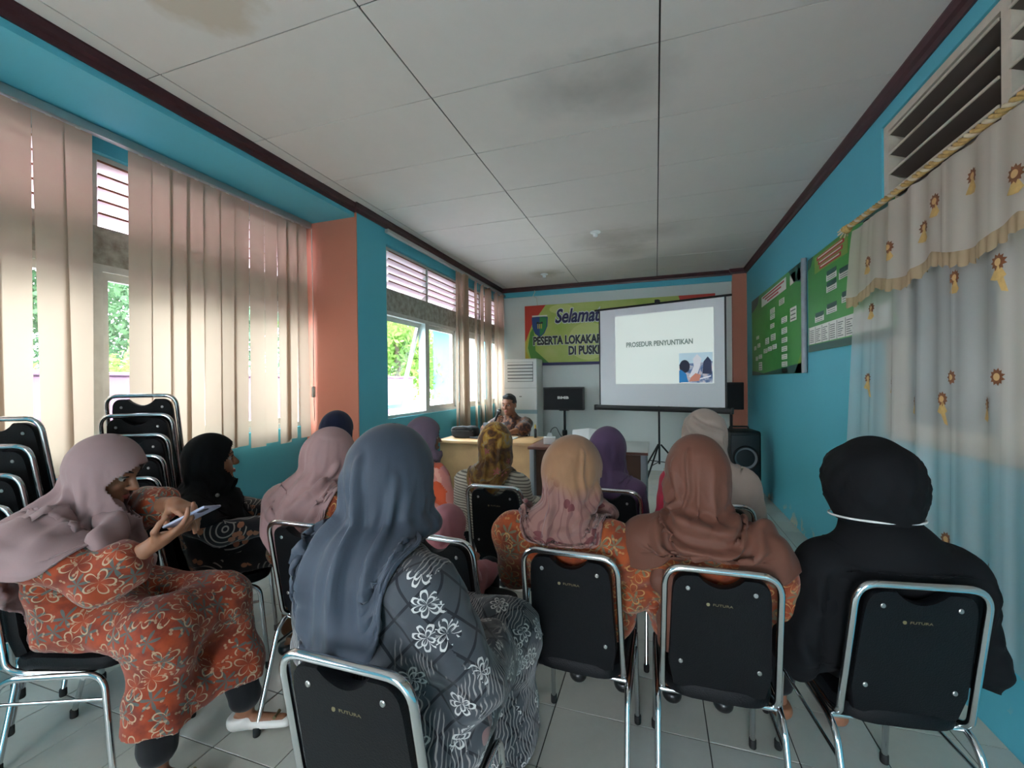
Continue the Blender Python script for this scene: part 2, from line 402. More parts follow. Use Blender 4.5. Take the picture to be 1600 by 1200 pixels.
# ---- vertical blinds
M_blind = thin_mat('beige_blind_fabric', rgb(188, 168, 148), .36, uvlines=0)
M_track = mat('grey_aluminium_track', rgb(176, 178, 176), .4, metal=.5)
M_cord = mat('white_plastic_cord', rgb(206, 200, 188), .5)
def slat_mesh(w, z0, z1, bow, lean, seed):
    r = random.Random(seed); mb = MB(); NU, NV = 6, 12; vs = []
    ph = r.uniform(0, 6.28); tw = r.uniform(-.05, .05)
    for j in range(NV+1):
        v = j/NV; z = z1+(z0-z1)*v
        for i in range(NU+1):
            u = i/NU-.5
            a = tw*v; x = bow*(1-4*u*u)+.003*math.sin(ph+v*3)*v; y = u*w
            vs.append((x*math.cos(a)-y*math.sin(a)+lean*v*.25, x*math.sin(a)+y*math.cos(a)+lean*v, z))
    fs = [(j*(NU+1)+i, j*(NU+1)+i+1, (j+1)*(NU+1)+i+1, (j+1)*(NU+1)+i) for j in range(NV) for i in range(NU)]
    mb.add(vs, fs); return mb
def add_slat(parent, x, y, ang, w, z0, z1, seed, lean=0., bow=.004):
    o = obj('slat', slat_mesh(w, z0, z1, bow, lean, seed), M_blind, parent, 60)
    o.location = (x, y, 0); o.rotation_euler[2] = ang
    obj('clip', MB().box(-.004, .004, -.012, .012, z1-.004, z1+.022), M_cord, o)
    return o
bl = thing('vertical_blind', 'long beige vertical blind with one gap over the near left windows', 'blind', (XN+.08, 0, 0))
obj('head_track', MB().rbox(-.02, .025, YR+.1, 3.13, 2.79, 2.84, .004), M_track, bl)
edges = [1.17-.118*k for k in range(30, 0, -1)]+[1.17, 1.30, 1.42, 1.54, None, 1.71, 1.85, 1.955, 2.06, 2.17, 2.28, 2.40, 2.52, 2.655, 2.775, 2.885, 2.985, 3.085]
r = random.Random(8); prev = edges[0]
for k, e in enumerate(edges[1:]):
    if e is None: prev = None; continue
    if prev is None: prev = e; continue
    w = (e-prev); a = r.uniform(-.04, .10)
    z0 = .90+r.uniform(-.015, .015)
    if e > 0: add_slat(bl, 0, (prev+e)/2, a, .127, z0, 2.785, k, r.uniform(-.03, .02))
    elif e > -2.9 and k % 3 == 0: add_slat(bl, 0, (prev+e)/2, .08+.5*(k % 2), .127, z0, 2.785, k)  # most unseen rear slats left out so more daylight comes in
    prev = e
obj('pull_cord', MB().tube([(.03, 3.12, 2.78), (.035, 3.125, 2.0), (.03, 3.118, 1.3), (.04, 3.12, 1.05), (.05, 3.11, 1.3), (.04, 3.115, 2.78)], .0025, 6), M_cord, bl)
obj('cord_weight', MB().rbox(.02, .045, 3.10, 3.135, 1.26, 1.36, .008), M_cord, bl)
b2 = thing('vertical_blind', 'short beige vertical blind pushed aside on the far left window', 'blind', (XL+.07, 0, 0))
obj('head_track', MB().rbox(-.02, .02, 3.5, 6.85, 2.81, 2.845, .004), M_track, b2)
fs_ = [(5.02, .2), (5.10, .1), (5.18, 1.1), (5.23, 1.2), (5.28, 1.1), (5.62, .7)]+[(5.74+.115*q, (.35, .8, .5, 1.0, .6)[q % 5]) for q in range(10)]
for k, (y, a) in enumerate(fs_): add_slat(b2, 0, y, a, .127, .74+r.uniform(-.03, .03), 2.805, 60+k, r.uniform(-.03, .04))

# ---- outside
M_ground = mat('outdoor_ground', rgb(176, 178, 176), .9, var=.2, vscale=.8)
struct('ground', MB().box(-70, 40, -60, 70, -.5, -.4), M_ground, 'ground outside the windows')
M_pink = mat('pink_plaster', rgb(128, 86, 108), .8, var=.12, vscale=2)
tag(obj('garden_wall', MB().rbox(-6.0, -5.8, -6, 9.5, -.45, 1.50, .02, 1).rbox(-6.03, -5.77, -6, 9.5, 1.50, 1.54, .008, 1), M_pink), 'pink plastered garden wall seen through the blind gap', 'wall')
nb = thing('neighbouring_building', 'teal neighbouring wing seen through the far left window', 'building', (-5.2, 12, -.4))
obj('wall', MB().box(-1.4, 2.8, 0, .2, 0, 3.6).box(2.6, 2.8, -5.0, 0, 0, 1.4), M_teal, nb)
obj('pillar', MB().rbox(-.35, 0.0, -.3, 0, 0, 3.6, .01), mat('mauve_pillar_paint', rgb(150, 128, 136), .7, var=.2), nb)
obj('roof', MB().add([(-2, -1, 3.6), (3.2, -1, 3.6), (3.2, 1, 4.3), (-2, 1, 4.3), (-2, -1, 3.7), (3.2, -1, 3.7), (3.2, 1, 4.4), (-2, 1, 4.4)], [(0, 3, 2, 1), (4, 5, 6, 7), (0, 1, 5, 4), (1, 2, 6, 5), (2, 3, 7, 6), (3, 0, 4, 7)]), mat('grey_sheet_roof', rgb(130, 126, 124), .6), nb)
def leaf_mat(name, c0, c1):
    m = thin_mat(name, c0, .4); g = NT(m)
    oi = g.noise(g.node('ShaderNodeNewGeometry').outputs['Position'], 1.7, 2)
    c = g.ramp(oi, [(.35, c0), (.65, c1)])
    for n in g.n:
        if n.type in ('BSDF_DIFFUSE', 'BSDF_TRANSLUCENT'): g.l.new(c, n.inputs[0])
    return m
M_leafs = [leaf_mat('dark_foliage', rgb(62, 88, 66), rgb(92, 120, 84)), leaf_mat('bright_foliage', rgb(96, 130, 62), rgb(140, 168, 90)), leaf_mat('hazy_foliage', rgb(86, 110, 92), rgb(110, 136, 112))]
M_bark = mat('tree_bark', rgb(96, 82, 68), .9, var=.4)
def tree(loc, h, rad, nleaf, ls, m, label, seed, squash=1.):
    t = thing('tree', label, 'tree', loc, 0, 'trees outside the windows')
    obj('trunk', MB().tube([(0, 0, 0), (.1, .05, h*.3), (0, .1, h*.62)], [.16, .13, .07], 8), M_bark, t)
    R = np.random.default_rng(seed); n = nleaf
    cl = R.normal(size=(26, 3)); cl /= np.linalg.norm(cl, axis=1)[:, None]; cl *= R.uniform(.35, .9, (26, 1))*rad; cl[:, 2] *= squash
    c = cl[R.integers(0, 26, n)]; p = R.normal(size=(n, 3))*rad*.2+c; p[:, 2] += h*.62
    p = p[p[:, 2] > .1]; n = len(p)
    a = R.normal(size=(n, 3)); a /= np.linalg.norm(a, axis=1)[:, None]; b = np.cross(a, R.normal(size=(n, 3))); b /= np.linalg.norm(b, axis=1)[:, None]
    s = ls*R.uniform(.6, 1.3, (n, 1)); V = np.stack([p-a*s, p+b*s*.45, p+a*s, p-b*s*.45], 1).reshape(-1, 3)
    me = bpy.data.meshes.new('foliage'); me.from_pydata(V.tolist(), [], np.arange(4*n).reshape(n, 4).tolist()); tag(link('foliage', me, m, t), kind='stuff')
    return t
tree((-10.5, 5.2, -.4), 6.5, 2.6, 16000, .075, M_leafs[0], 'dark leafy tree behind the pink wall, seen in the blind gap', 1)
tree((-7.6, 4.45, -.4), 2.6, .75, 4500, .05, M_leafs[1], 'bright green bush just behind the pink wall', 2, .9)
tree((-7.4, 3.3, -.4), 2.2, .7, 2000, .08, M_leafs[1], 'small green shrub left of the bright bush behind the pink wall', 3, .8)
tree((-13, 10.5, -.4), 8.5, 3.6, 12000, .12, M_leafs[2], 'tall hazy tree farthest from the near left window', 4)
tree((-8.2, 12.3, -.4), 5.0, 2.0, 6000, .12, M_leafs[1], 'leafy tree seen through the open awning sash', 5)
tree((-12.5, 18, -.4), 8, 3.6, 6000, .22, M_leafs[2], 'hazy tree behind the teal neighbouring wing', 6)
tree((-10, .2, -.4), 6, 2.6, 10000, .09, M_leafs[0], 'dark tree seen between the leftmost blind slats', 7)
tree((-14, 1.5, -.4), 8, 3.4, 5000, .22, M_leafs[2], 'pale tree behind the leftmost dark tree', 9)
pt = thing('palm_tree', 'coconut palm with hanging fronds above the blind gap', 'tree', (-11.3, 7.9, -.4), 0, 'trees outside the windows')
obj('trunk', MB().tube([(0, 0, 0), (.2, 0, 2.5), (.1, .1, 5.4)], [.16, .13, .1], 8), M_bark, pt)
for k in range(12):
    q = k*.55; mb = MB(); pr = None
    for s in range(12):
        t = s/11; c = Vector((.1+math.cos(q)*2.6*t, .1+math.sin(q)*2.6*t, 5.5+.9*t-2.6*t*t)); 
        sd = Vector((-math.sin(q), math.cos(q), 0))
        for sg in (-1, 1):
            e = c+sd*sg*(.55*math.sin(PI*min(1, t+.12)))+Vector((0, 0, -.35*t-.1)); mb.add([c, c+Vector((math.cos(q)*.1, math.sin(q)*.1, -.02)), e], [(0, 1, 2)])
    obj('frond', mb, leaf_mat('palm_frond', rgb(120, 130, 70), rgb(160, 160, 96)) if k == 0 else MATS.get('pf', M_leafs[1]), pt)
# ================================================================== chairs
M_chrome = mat('chrome_tube', rgb(205, 208, 210), .14, metal=1.)
M_black = mat('black_vinyl', rgb(8, 9, 12), .55, spec=.18, bump=.2, bscale=260)
M_shell = mat('black_plastic_shell', rgb(13, 15, 18), .38)
M_rubber = mat('black_rubber', rgb(14, 14, 14), .7)
M_screw = mat('steel_screw', rgb(140, 140, 136), .35, metal=.8)
M_gold = mat('faded_gold_print', rgb(104, 94, 62), .5)
def back_y(z): return -.155-(z-.44)*.19            # the backrest leans back
def make_chair(label):
    t = thing('stacking_chair', label, 'chair', (0, 0, 0), 0, 'black chrome-framed stacking chairs')
    # cushion of the seat
    out = []
    for q in range(32):
        a = 2*PI*q/32; ca, sa = math.cos(a), math.sin(a); e = .45
        out.append((math.copysign(abs(ca)**e, ca), math.copysign(abs(sa)**e, sa)))
    def sx(b): return .185+.01*b
    rings = [lambda a, b, k=k, z=z: (a*sx(b)*k, .03+b*.20*k, z-.012*(b < -.5)) for k, z in ((.90, .415), (.985, .425), (1, .445), (.97, .463), (.85, .472), (.5, .476))]
    obj('seat', MB().prism(out, None, rings=rings), M_black, t, 50)
    # backrest: shell with a dipped top edge (hand slot), convex bottom
    o2 = []
    for k in range(9): u = k/8; o2.append((-.125+.25*u, .445-.022*(1-(2*u-1)**2)+.0))       # bottom edge, bulging down
    zt = .818
    tw = .131; bw = .163
    left = []; right = []
    for k in range(1, 6): right.append((.158-(.158-.142)*(k/6), .455+(zt-.06-.455)*(k/5)))
    for k in range(7): a = k/6*PI/2; right.append((.142-.045+.045*math.cos(a), zt-.045+.045*math.sin(a)))
    top = [(.142-.045-.03-.134*u, zt-.034*math.sin(PI*u)**.8) for u in [i/10 for i in range(11)]]
    o2 = [(a*1.12, b) for a, b in o2]+right+top+[(-a, b) for a, b in reversed(right)]
    def ring(k, dy):
        cx_, cz_ = 0, .63
        return lambda a, b: (cx_+(a-cx_)*k, back_y(b)+dy+.012*(1-(a/.16)**2)*0, cz_+(b-cz_)*k)
    br = obj('backrest', MB().prism(o2, None, rings=[ring(.985, -.006), ring(1, 0), ring(1, .02), ring(.95, .034), ring(.8, .038)]), M_black, t, 40)
    for x, z in ((-.098, .775), (.098, .775), (-.118, .53), (.118, .53)):
        y = back_y(z)-.006
        obj('screw', MB().lathe([(.0068, .001), (.0068, -.002), (.0045, -.0032), (.0045, -.0026), (.001, -.0024)], (x, y, z), 12, 'y'), M_screw, br)
    text('maker_mark', 'FUTURA', .0105, M_gold, br, basis((0.006, back_y(.73)-.0068, .73), (1, 0, 0), (0, -.187, .982), (0, -.98, -.19)), .0003, sx=1.5)
    obj('maker_emblem', MB().lathe([(.0052, 0), (.0052, -.0006)], (-.037, back_y(.73)-.0066, .73), 12, 'y'), M_gold, br)
    # tube around the back, bent forward under the seat
    pth = [(-.165, .12, .407), (-.17, -.10, .407)]+[(-.176, back_y(.43), .425), (-.168, back_y(.835), .835)]
    full = pth+[(-a, b, c) for a, b, c in reversed(pth)]
    obj('back_frame', MB().tube(arc(full, .06, 8), .0105, 10), M_chrome, t, 60)
    for s in (-1, 1):
        lf = obj('leg_frame', MB().tube(arc([(s*.196, -.275, .012), (s*.19, -.16, .395), (s*.188, .19, .415), (s*.192, .225, .012)], .06, 8), .0105, 10), M_chrome, t, 60)
        for y in (-.275, .225): obj('foot_cap', MB().lathe([(.013, 0), (.0145, .004), (.0145, .03), (.0125, .034)], (s*(.196 if y < 0 else .192), y+(.003 if y < 0 else 0), 0), 12), M_rubber, lf)
        obj('side_brace', MB().tube([(s*.19, -.185, .31), (s*.19, .198, .33)], .006, 8), M_chrome, t, 60)
    obj('cross_bar', MB().tube([(-.19, .12, .40), (.19, .12, .40)], .008, 8), M_chrome, t, 60)
    obj('cross_bar', MB().tube([(-.19, -.12, .396), (.19, -.12, .396)], .008, 8), M_chrome, t, 60)
    return t
chair0 = make_chair('tmp'); chair_used = [False]
for o_ in chair0.children_recursive:
    for v_ in o_.data.vertices: v_.co.x *= .905
def put_chair(x, y, rz, label, z=0., group=None, tilt=0.):
    c = chair0 if not chair_used[0] else copy_tree(chair0); chair_used[0] = True
    c.location = (x, y, z); c.rotation_euler = (tilt, 0, rz); c['label'] = label
    if group: c['group'] = group
    return c
CH = {}
CH['gray'] = (-.585, .915, .0); CH['pink'] = (-1.33, 1.55, .02); CH['child'] = (-.735, 1.575, -.06); CH['beige'] = (-.262, 1.575, -.03)
CH['brown'] = (.165, 1.575, .03); CH['black'] = (.625, 1.63, .14); CH['mustard'] = (-.81, 2.325, 0.); CH['purple'] = (-.215, 2.41, -.06)
CH['mauve'] = (-2.005, 1.03, -1.25); CH['blackL'] = (-2.09, 1.585, -.85); CH['floral'] = (-1.41, 2.36, -.1); CH['cream'] = (.23, 2.28, .05); CH['navy'] = (-2.02, 2.42, -.2); CH['man'] = (-1.70, 4.98, PI-.25)
lab = {'gray': 'black chair nearest the camera under the woman in the grey headscarf', 'pink': 'black chair under the woman in the wide dusty pink headscarf',
       'child': 'black chair carrying the small figure in a pink hood', 'beige': 'black chair under the woman in the beige headscarf',
       'brown': 'black chair under the woman in the brown headscarf', 'black': 'black chair under the woman in black by the curtain',
       'mustard': 'black chair under the woman in the mustard patterned headscarf', 'purple': 'black chair under the woman in the purple headscarf',
       'mauve': 'black chair under the woman holding a phone at far left', 'blackL': 'black chair turned sideways under the woman in black near the blinds',
       'floral': 'black chair under the woman in the floral top with a strap', 'cream': 'black chair under the woman in the cream headscarf and red top',
       'navy': 'black chair hidden behind the wide pink headscarf, under the navy cap wearer', 'man': 'black chair behind the light wood desk under the speaking man'}
for k, (x, y, a) in CH.items(): put_chair(x, y, a, lab[k])
ordn = ['lowest', 'second from the floor', 'third from the floor', 'fourth from the floor', 'fifth from the floor', 'topmost']
for k in range(6):
    f = Vector((-math.sin(.62), math.cos(.62)))*.05*k
    put_chair(-2.54+f.x, 1.50+f.y, .62, 'black chair, '+ordn[k]+' in the taller stack before the blind gap', .099*k, 'chairs in the taller stack')
for k in range(5):
    f = Vector((-math.sin(.5), math.cos(.5)))*.045*k
    put_chair(-2.525+f.x, 1.015+f.y, .5, 'black chair, '+(ordn[k] if k < 4 else 'topmost')+' in the shorter stack at the left edge', .105*k, 'chairs in the shorter stack')

# ================================================================== front of the room
M_oak = mat('light_oak_laminate', rgb(206, 166, 118), .45, var=.18, vscale=5)
M_brownlam = mat('brown_laminate', rgb(112, 72, 62), .3, var=.2, vscale=5)
M_dkwood = mat('dark_walnut_panel', rgb(92, 62, 50), .5, var=.25, vscale=6)
M_greymetal = mat('grey_steel_leg', rgb(140, 146, 152), .45, metal=.2)
M_greytop = mat('grey_white_laminate', rgb(176, 182, 182), .35)
M_blackp = mat('black_plastic', rgb(20, 20, 22), .45)
M_blackm = mat('black_powder_coat', rgb(18, 18, 20), .5, metal=.2)
M_whitep = mat('white_plastic', rgb(238, 240, 238), .35)
M_paper = mat('white_paper', rgb(228, 230, 230), .7)
d1 = thing('desk', 'light oak desk with a solid front panel before the speaking man', 'desk', (-1.75, 4.50, 0))
obj('desk_top', MB().rbox(-.55, .55, -.28, .28, .72, .75, .004), M_oak, d1)
obj('front_panel', MB().box(-.50, .50, -.25, -.23, .18, .72), M_oak, d1)
for x in (-.52, .50): obj('side_panel', MB().box(x, x+.02, -.25, .26, 0, .72), M_oak, d1)
d2 = thing('desk', 'brown-topped office desk with grey metal legs left of the purple headscarf', 'desk', (-.95, 4.30, 0))
obj('desk_top', MB().rbox(-.235, .25, -.31, .31, .725, .752, .004), M_brownlam, d2)
for x in (-.23, .2): obj('leg_panel', MB().rbox(x, x+.045, -.26, .26, 0, .725, .004), M_greymetal, d2)
obj('modesty_panel', MB().box(-.19, .2, -.18, -.16, .25, .725), M_dkwood, d2)
d3 = thing('desk', 'grey-topped office desk with a brown front panel before the screen', 'desk', (-.38, 4.27, 0))
obj('desk_top', MB().rbox(-.30, .31, -.36, .36, .725, .752, .004), M_greytop, d3)
obj('edge_band', MB().box(-.30, .31, -.364, -.359, .727, .75), M_brownlam, d3)
for x in (-.29, .245): obj('leg_panel', MB().rbox(x, x+.05, -.30, .30, 0, .725, .004), M_greymetal, d3)
obj('modesty_panel', MB().box(-.24, .245, -.22, -.20, .25, .725), M_dkwood, d3)

# things on the desks
bag = thing('laptop_bag', 'soft black laptop bag slumped on the light oak desk', 'bag', (-2.08, 4.50, .75), .1)
def soft_box(w, d, h, seed, amp=.02):
    bm = bmesh.new(); bmesh.ops.create_cube(bm, size=1); bmesh.ops.subdivide_edges(bm, edges=bm.edges, cuts=6, use_grid_fill=True)
    for v in bm.verts:
        p = v.co*2; l = (abs(p.x)**5+abs(p.y)**5+abs(p.z)**5)**.2; p = p/l
        q = Vector((p.x*w/2, p.y*d/2, (p.z*.5+.5)*h))
        q += Vector((mnoise.noise(q*9+Vector((seed, 0, 0))), mnoise.noise(q*9+Vector((0, seed, 0))), mnoise.noise(q*11)*(p.z > -.9)))*amp
        q.z = max(q.z, 0); v.co = q
    mb = MB(); bm.verts.index_update(); mb.add([v.co for v in bm.verts], [[v.index for v in f.verts] for f in bm.faces]); bm.free(); return mb
M_nylon = mat('black_nylon', rgb(22, 23, 27), .75, bump=.3, bscale=200)
obj('bag_body', soft_box(.30, .22, .13, 4), M_nylon, bag, 60); obj('strap', MB().tube(arc([(-.13, -.09, .09), (-.08, -.12, .125), (.05, -.125, .13), (.12, -.1, .07)], .03), .009, 6), M_nylon, bag)
obj('zip', MB().tube([(-.13, -.105, .085), (0, -.115, .09), (.13, -.1, .085)], .003, 6), M_screw, bag)
lp = thing('laptop', 'closed dark laptop lying beside the black bag', 'laptop', (-1.83, 4.50, .75), -.1)
obj('base', MB().rbox(-.14, .14, -.11, .11, 0, .014, .004), M_blackp, lp); obj('lid', MB().rbox(-.14, .14, -.11, .11, .0145, .022, .003), mat('dark_grey_lid', rgb(70, 72, 78), .4), lp)
tag(obj('paper_stack', MB().rbox(-1.66, -1.48, 4.40, 4.62, .7505, .76, .002).add([], []), M_paper), 'thin stack of papers in front of the speaking man', 'papers')
nt = thing('notebook_computer', 'open grey laptop with its back to the room on the oak desk', 'laptop', (-1.78, 4.70, .75), 0)
obj('base', MB().rbox(-.13, .13, -.02, .10, 0, .012, .003), mat('dark_grey_lid', rgb(70, 72, 78), .4), nt)
obj('screen_lid', MB().add([(-.13, -.02, .012), (.13, -.02, .012), (.13, -.06, .16), (-.13, -.06, .16), (-.13, -.028, .012), (.13, -.028, .012), (.13, -.068, .16), (-.13, -.068, .16)], [(0, 1, 2, 3), (4, 7, 6, 5), (0, 4, 5, 1), (1, 5, 6, 2), (2, 6, 7, 3), (3, 7, 4, 0)]), mat('pale_grey_lid', rgb(150, 155, 160), .4), nt)
tb = thing('tissue_box', 'small white box standing on the brown desk', 'box', (-1.02, 4.22, .752), .2)
obj('carton', MB().rbox(-.06, .06, -.04, .04, 0, .07, .004), M_paper, tb); obj('tissue', MB().add([(-.03, 0, .068), (.03, .01, .068), (.02, .015, .11), (-.015, -.02, .115), (0, .03, .07)], [(0, 1, 2, 3), (0, 3, 4), (1, 4, 2)]), M_paper, tb)
pf = thing('open_file', 'open white file tilted up on the desk behind the beige headscarf', 'papers', (-.66, 4.45, .752), .15)
obj('left_page', MB().add([(-.17, -.1, .004), (0, -.1, .02), (0, .12, .13), (-.17, .12, .11), (-.17, -.1, 0), (0, -.1, .012), (0, .125, .12), (-.17, .125, .1)], [(0, 1, 2, 3), (7, 6, 5, 4), (0, 4, 5, 1), (1, 5, 6, 2), (2, 6, 7, 3), (3, 7, 4, 0)]), M_paper, pf)
obj('right_page', MB().add([(.0, -.1, .02), (.17, -.1, .004), (.17, .12, .105), (.0, .12, .13), (.0, -.1, .012), (.17, -.1, 0), (.17, .125, .095), (.0, .125, .12)], [(0, 1, 2, 3), (7, 6, 5, 4), (0, 4, 5, 1), (1, 5, 6, 2), (2, 6, 7, 3), (3, 7, 4, 0)]), M_paper, pf)
bt = thing('glue_bottle', 'slim bottle with a yellow cap on the oak desk by the air conditioner', 'bottle', (-1.29, 4.66, .75))
obj('bottle_body', MB().lathe([(.014, 0), (.016, .005), (.016, .09), (.008, .105)], n=14), M_blackp, bt); obj('cap', MB().lathe([(.009, .104), (.009, .13), (.004, .15)], n=12), mat('yellow_plastic', rgb(206, 176, 60), .5), bt)
tag(obj('cable', MB().tube(arc([(-1.06, 4.52, .76), (-1.08, 4.5, .86), (-1.02, 4.52, .90), (-.98, 4.54, .80), (-.93, 4.55, .758)], .04), .004, 6), M_blackp), 'black cable looping up from the brown desk', 'cable')

# air conditioner
ac = thing('air_conditioner', 'white floor-standing air conditioner in the far left corner', 'air conditioner', (-2.02, 6.62, 0))
obj('cabinet', MB().rbox(-.27, .27, -.17, .2, .02, 1.74, .02, 3), M_whitep, ac)
obj('base', MB().rbox(-.275, .275, -.175, .205, 0, .05, .005), mat('pale_blue_grey_plastic', rgb(160, 190, 198), .5), ac)
obj('grille_recess', MB().box(-.21, .21, -.174, -.168, 1.38, 1.69), mat('grey_recess', rgb(130, 134, 134), .6), ac)
for k in range(6): obj('vane', MB().rbox(-.205, .205, -.19, -.172, 1.39+k*.052, 1.425+k*.052, .004), M_whitep, ac)
obj('band', MB().rbox(-.272, .272, -.176, -.16, .88, .94, .003), mat('pale_blue_grey_plastic', rgb(160, 190, 198), .5), ac)
obj('seam', MB().box(-.268, .268, -.1715, -.169, 1.28, 1.284), mat('grey_recess', rgb(130, 134, 134), .6), ac)
obj('badge', MB().rbox(-.02, .02, -.174, -.169, 1.14, 1.155, .002), M_screw, ac)

# karaoke loudspeaker on a stand
ls = thing('loudspeaker', 'wide black loudspeaker on a pole beside the air conditioner', 'speaker', (-1.32, 6.45, 0), .05)
obj('enclosure', MB().prism([(-.30, -.13), (.30, -.13), (.30, .02), (.20, .16), (-.20, .16), (-.30, .02)], lambda a, b: (a, b, .95), lambda a, b: (a, b, 1.29)), M_blackp, ls, 20)
obj('grille', MB().rbox(-.285, .285, -.15, -.13, .965, 1.275, .008), mat('black_speaker_cloth', rgb(26, 26, 29), .9, bump=.4, bscale=300), ls)
text('maker_mark', 'BMB', .052, mat('silver_print', rgb(214, 214, 210), .4), ls, basis((0, -.151, 1.135), (1, 0, 0), (0, 0, 1), (0, -1, 0)), .001, sx=1.7, offset=.002)
st = thing('speaker_stand', 'black pole stand carrying the wide loudspeaker', 'stand', (-1.32, 6.45, 0), .05)
obj('pole', MB().tube([(0, 0, .05), (0, 0, .95)], .019, 12).tube([(0, 0, .05), (0, 0, .62)], .028, 12), M_blackm, st)
obj('top_plate', MB().rbox(-.07, .07, -.07, .07, .935, .949, .003), M_blackm, st); obj('collar', MB().lathe([(.036, .56), (.04, .6), (.036, .64)], n=14), M_blackm, st)
for k in range(3):
    q = 2*PI*k/3+.5; c, s = math.cos(q), math.sin(q)
    obj('leg', MB().tube([(.03*c, .03*s, .55), (.33*c, .33*s, .012)], .012, 8).tube([(.025*c, .025*s, .2), (.19*c, .19*s, .26)], .008, 6), M_blackm, st)

# banner on the back wall
def flat(mb_pts, y, m, parent, name, th=.001):
    return obj(name, MB().prism(mb_pts, lambda a, b: (a, y, b), lambda a, b: (a, y-th, b)), m, parent)
bn = thing('wall_banner', 'green printed welcome banner on the back wall behind the screen', 'banner', (0, YB, 0))
M_ban = mat('banner_lime_print', rgb(160, 184, 70), .45, var=.2, vscale=2.2, dark=rgb(196, 204, 120))
M_red = mat('banner_red_print', rgb(206, 62, 44), .45); M_green = mat('banner_green_print', rgb(78, 140, 50), .45); M_pale = mat('banner_pale_print', rgb(206, 214, 130), .45); M_yel = mat('banner_yellow_print', rgb(196, 178, 66), .45)
M_navy = mat('navy_print', rgb(44, 40, 92), .5); M_dkprint = mat('dark_print', rgb(36, 42, 40), .5); M_wprint = mat('white_print', rgb(226, 230, 222), .5)
BX0, BX1, BZ0, BZ1 = -2.07, .83, 1.69, 2.64
obj('cloth', MB().box(BX0, BX1, -.02, -.01, BZ0, BZ1), M_ban, bn)
obj('batten', MB().box(BX0, BX1, -.026, -.008, BZ0-.045, BZ0), M_navy, bn); 
def ell(cx, cz, rx, rz, a0=0, a1=2*PI, n=28): return [(cx+rx*math.cos(a0+(a1-a0)*k/n), cz+rz*math.sin(a0+(a1-a0)*k/n)) for k in range(n+(0 if abs(a1-a0-2*PI) < 1e-6 else 1))]
flat([(BX0, BZ1), (BX0, BZ1-.62), (BX0+.13, BZ1-.30), (BX0+.36, BZ1)], -.0202, M_red, bn, 'red_corner')
flat([(BX0, BZ1-.60), (BX0, BZ0), (BX0+.11, BZ0), (BX0+.02, BZ1-.75), (BX0+.09, BZ1-.45)], -.0204, M_yel, bn, 'yellow_swoosh')
flat([(BX0+.09, BZ1-.45), (BX0+.05, BZ1-.7), (BX0+.12, BZ0), (BX0+.40, BZ0), (BX0+.18, BZ1-.75), (BX0+.15, BZ1-.35)], -.0206, M_green, bn, 'green_swoosh')
flat([(BX1-.5, BZ1), (BX1, BZ1), (BX1, BZ1-.3), (BX1-.44, BZ1-.2)], -.0202, M_red, bn, 'red_corner')
flat(ell(-1.02, 2.02, .33, .30), -.0203, M_pale, bn, 'pale_disc'); flat(ell(-1.45, 2.56, .2, .075), -.0203, M_pale, bn, 'pale_disc')
# the shield
em = obj('shield', MB().prism([(-1.86, 2.45), (-1.66, 2.47), (-1.50, 2.45), (-1.51, 2.28), (-1.58, 2.15), (-1.68, 2.08), (-1.79, 2.15), (-1.85, 2.28)], lambda a, b: (a, -.0215, b), lambda a, b: (a, -.0235, b)), mat('shield_blue_print', rgb(40, 72, 130), .5), bn)
flat([(-1.68, 2.46), (-1.52, 2.44), (-1.53, 2.28), (-1.6, 2.16), (-1.68, 2.10)], -.0236, mat('shield_green_print', rgb(40, 128, 70), .5), em, 'green_half')
flat([(-1.85, 2.46), (-1.51, 2.46), (-1.51, 2.485), (-1.85, 2.485)], -.0236, M_wprint, em, 'shield_top')
flat([(-1.76, 2.33), (-1.74, 2.37), (-1.68, 2.35), (-1.62, 2.37), (-1.60, 2.33)], -.0246, M_dkprint, em, 'house_roof')
for x in (-1.73, -1.69, -1.65): flat([(x, 2.24), (x+.02, 2.24), (x+.02, 2.325), (x, 2.325)], -.0246, M_yel, em, 'house_post')
for o_ in [em]+list(em.children):
    for v in o_.data.vertices: v.co.x = -1.95+(v.co.x+1.86)*.76; v.co.z = 2.29+(v.co.z-2.28)*.9
BT = lambda x, z, y=-.0222: basis((x, y, z), (1, 0, 0), (0, 0, 1), (0, -1, 0))
text('heading', 'Selamat', .31, M_wprint, bn, BT(-1.56, 2.43), .001, 'LEFT', .28, .022, .74)
text('heading', 'Selamat', .31, M_navy, bn, BT(-1.56, 2.43, -.0242), .001, 'LEFT', .28, .008, .74)
text('heading', 'PESERTA LOKAKARYA', .185, M_wprint, bn, BT(-1.93, 2.045), .001, 'LEFT', 0, .016, .70)
text('heading', 'PESERTA LOKAKARYA', .185, M_dkprint, bn, BT(-1.93, 2.045, -.0242), .001, 'LEFT', 0, .009, .70)
text('heading', 'DI PUSKESMAS', .185, M_wprint, bn, BT(-1.34, 1.87), .001, 'LEFT', 0, .016, .70)
text('heading', 'DI PUSKESMAS', .185, M_dkprint, bn, BT(-1.34, 1.87, -.0242), .001, 'LEFT', 0, .009, .70)
tag(obj('wall_cable', MB().tube([(-1.9, YB-.04, 2.95), (-1.885, YB-.038, 2.86), (-1.92, YB-.036, 2.80), (-1.86, YB-.012, 2.76), (-1.85, YB-.012, 2.60)], .006, 6), M_cord), 'white cable hanging down from the ceiling above the banner', 'cable')

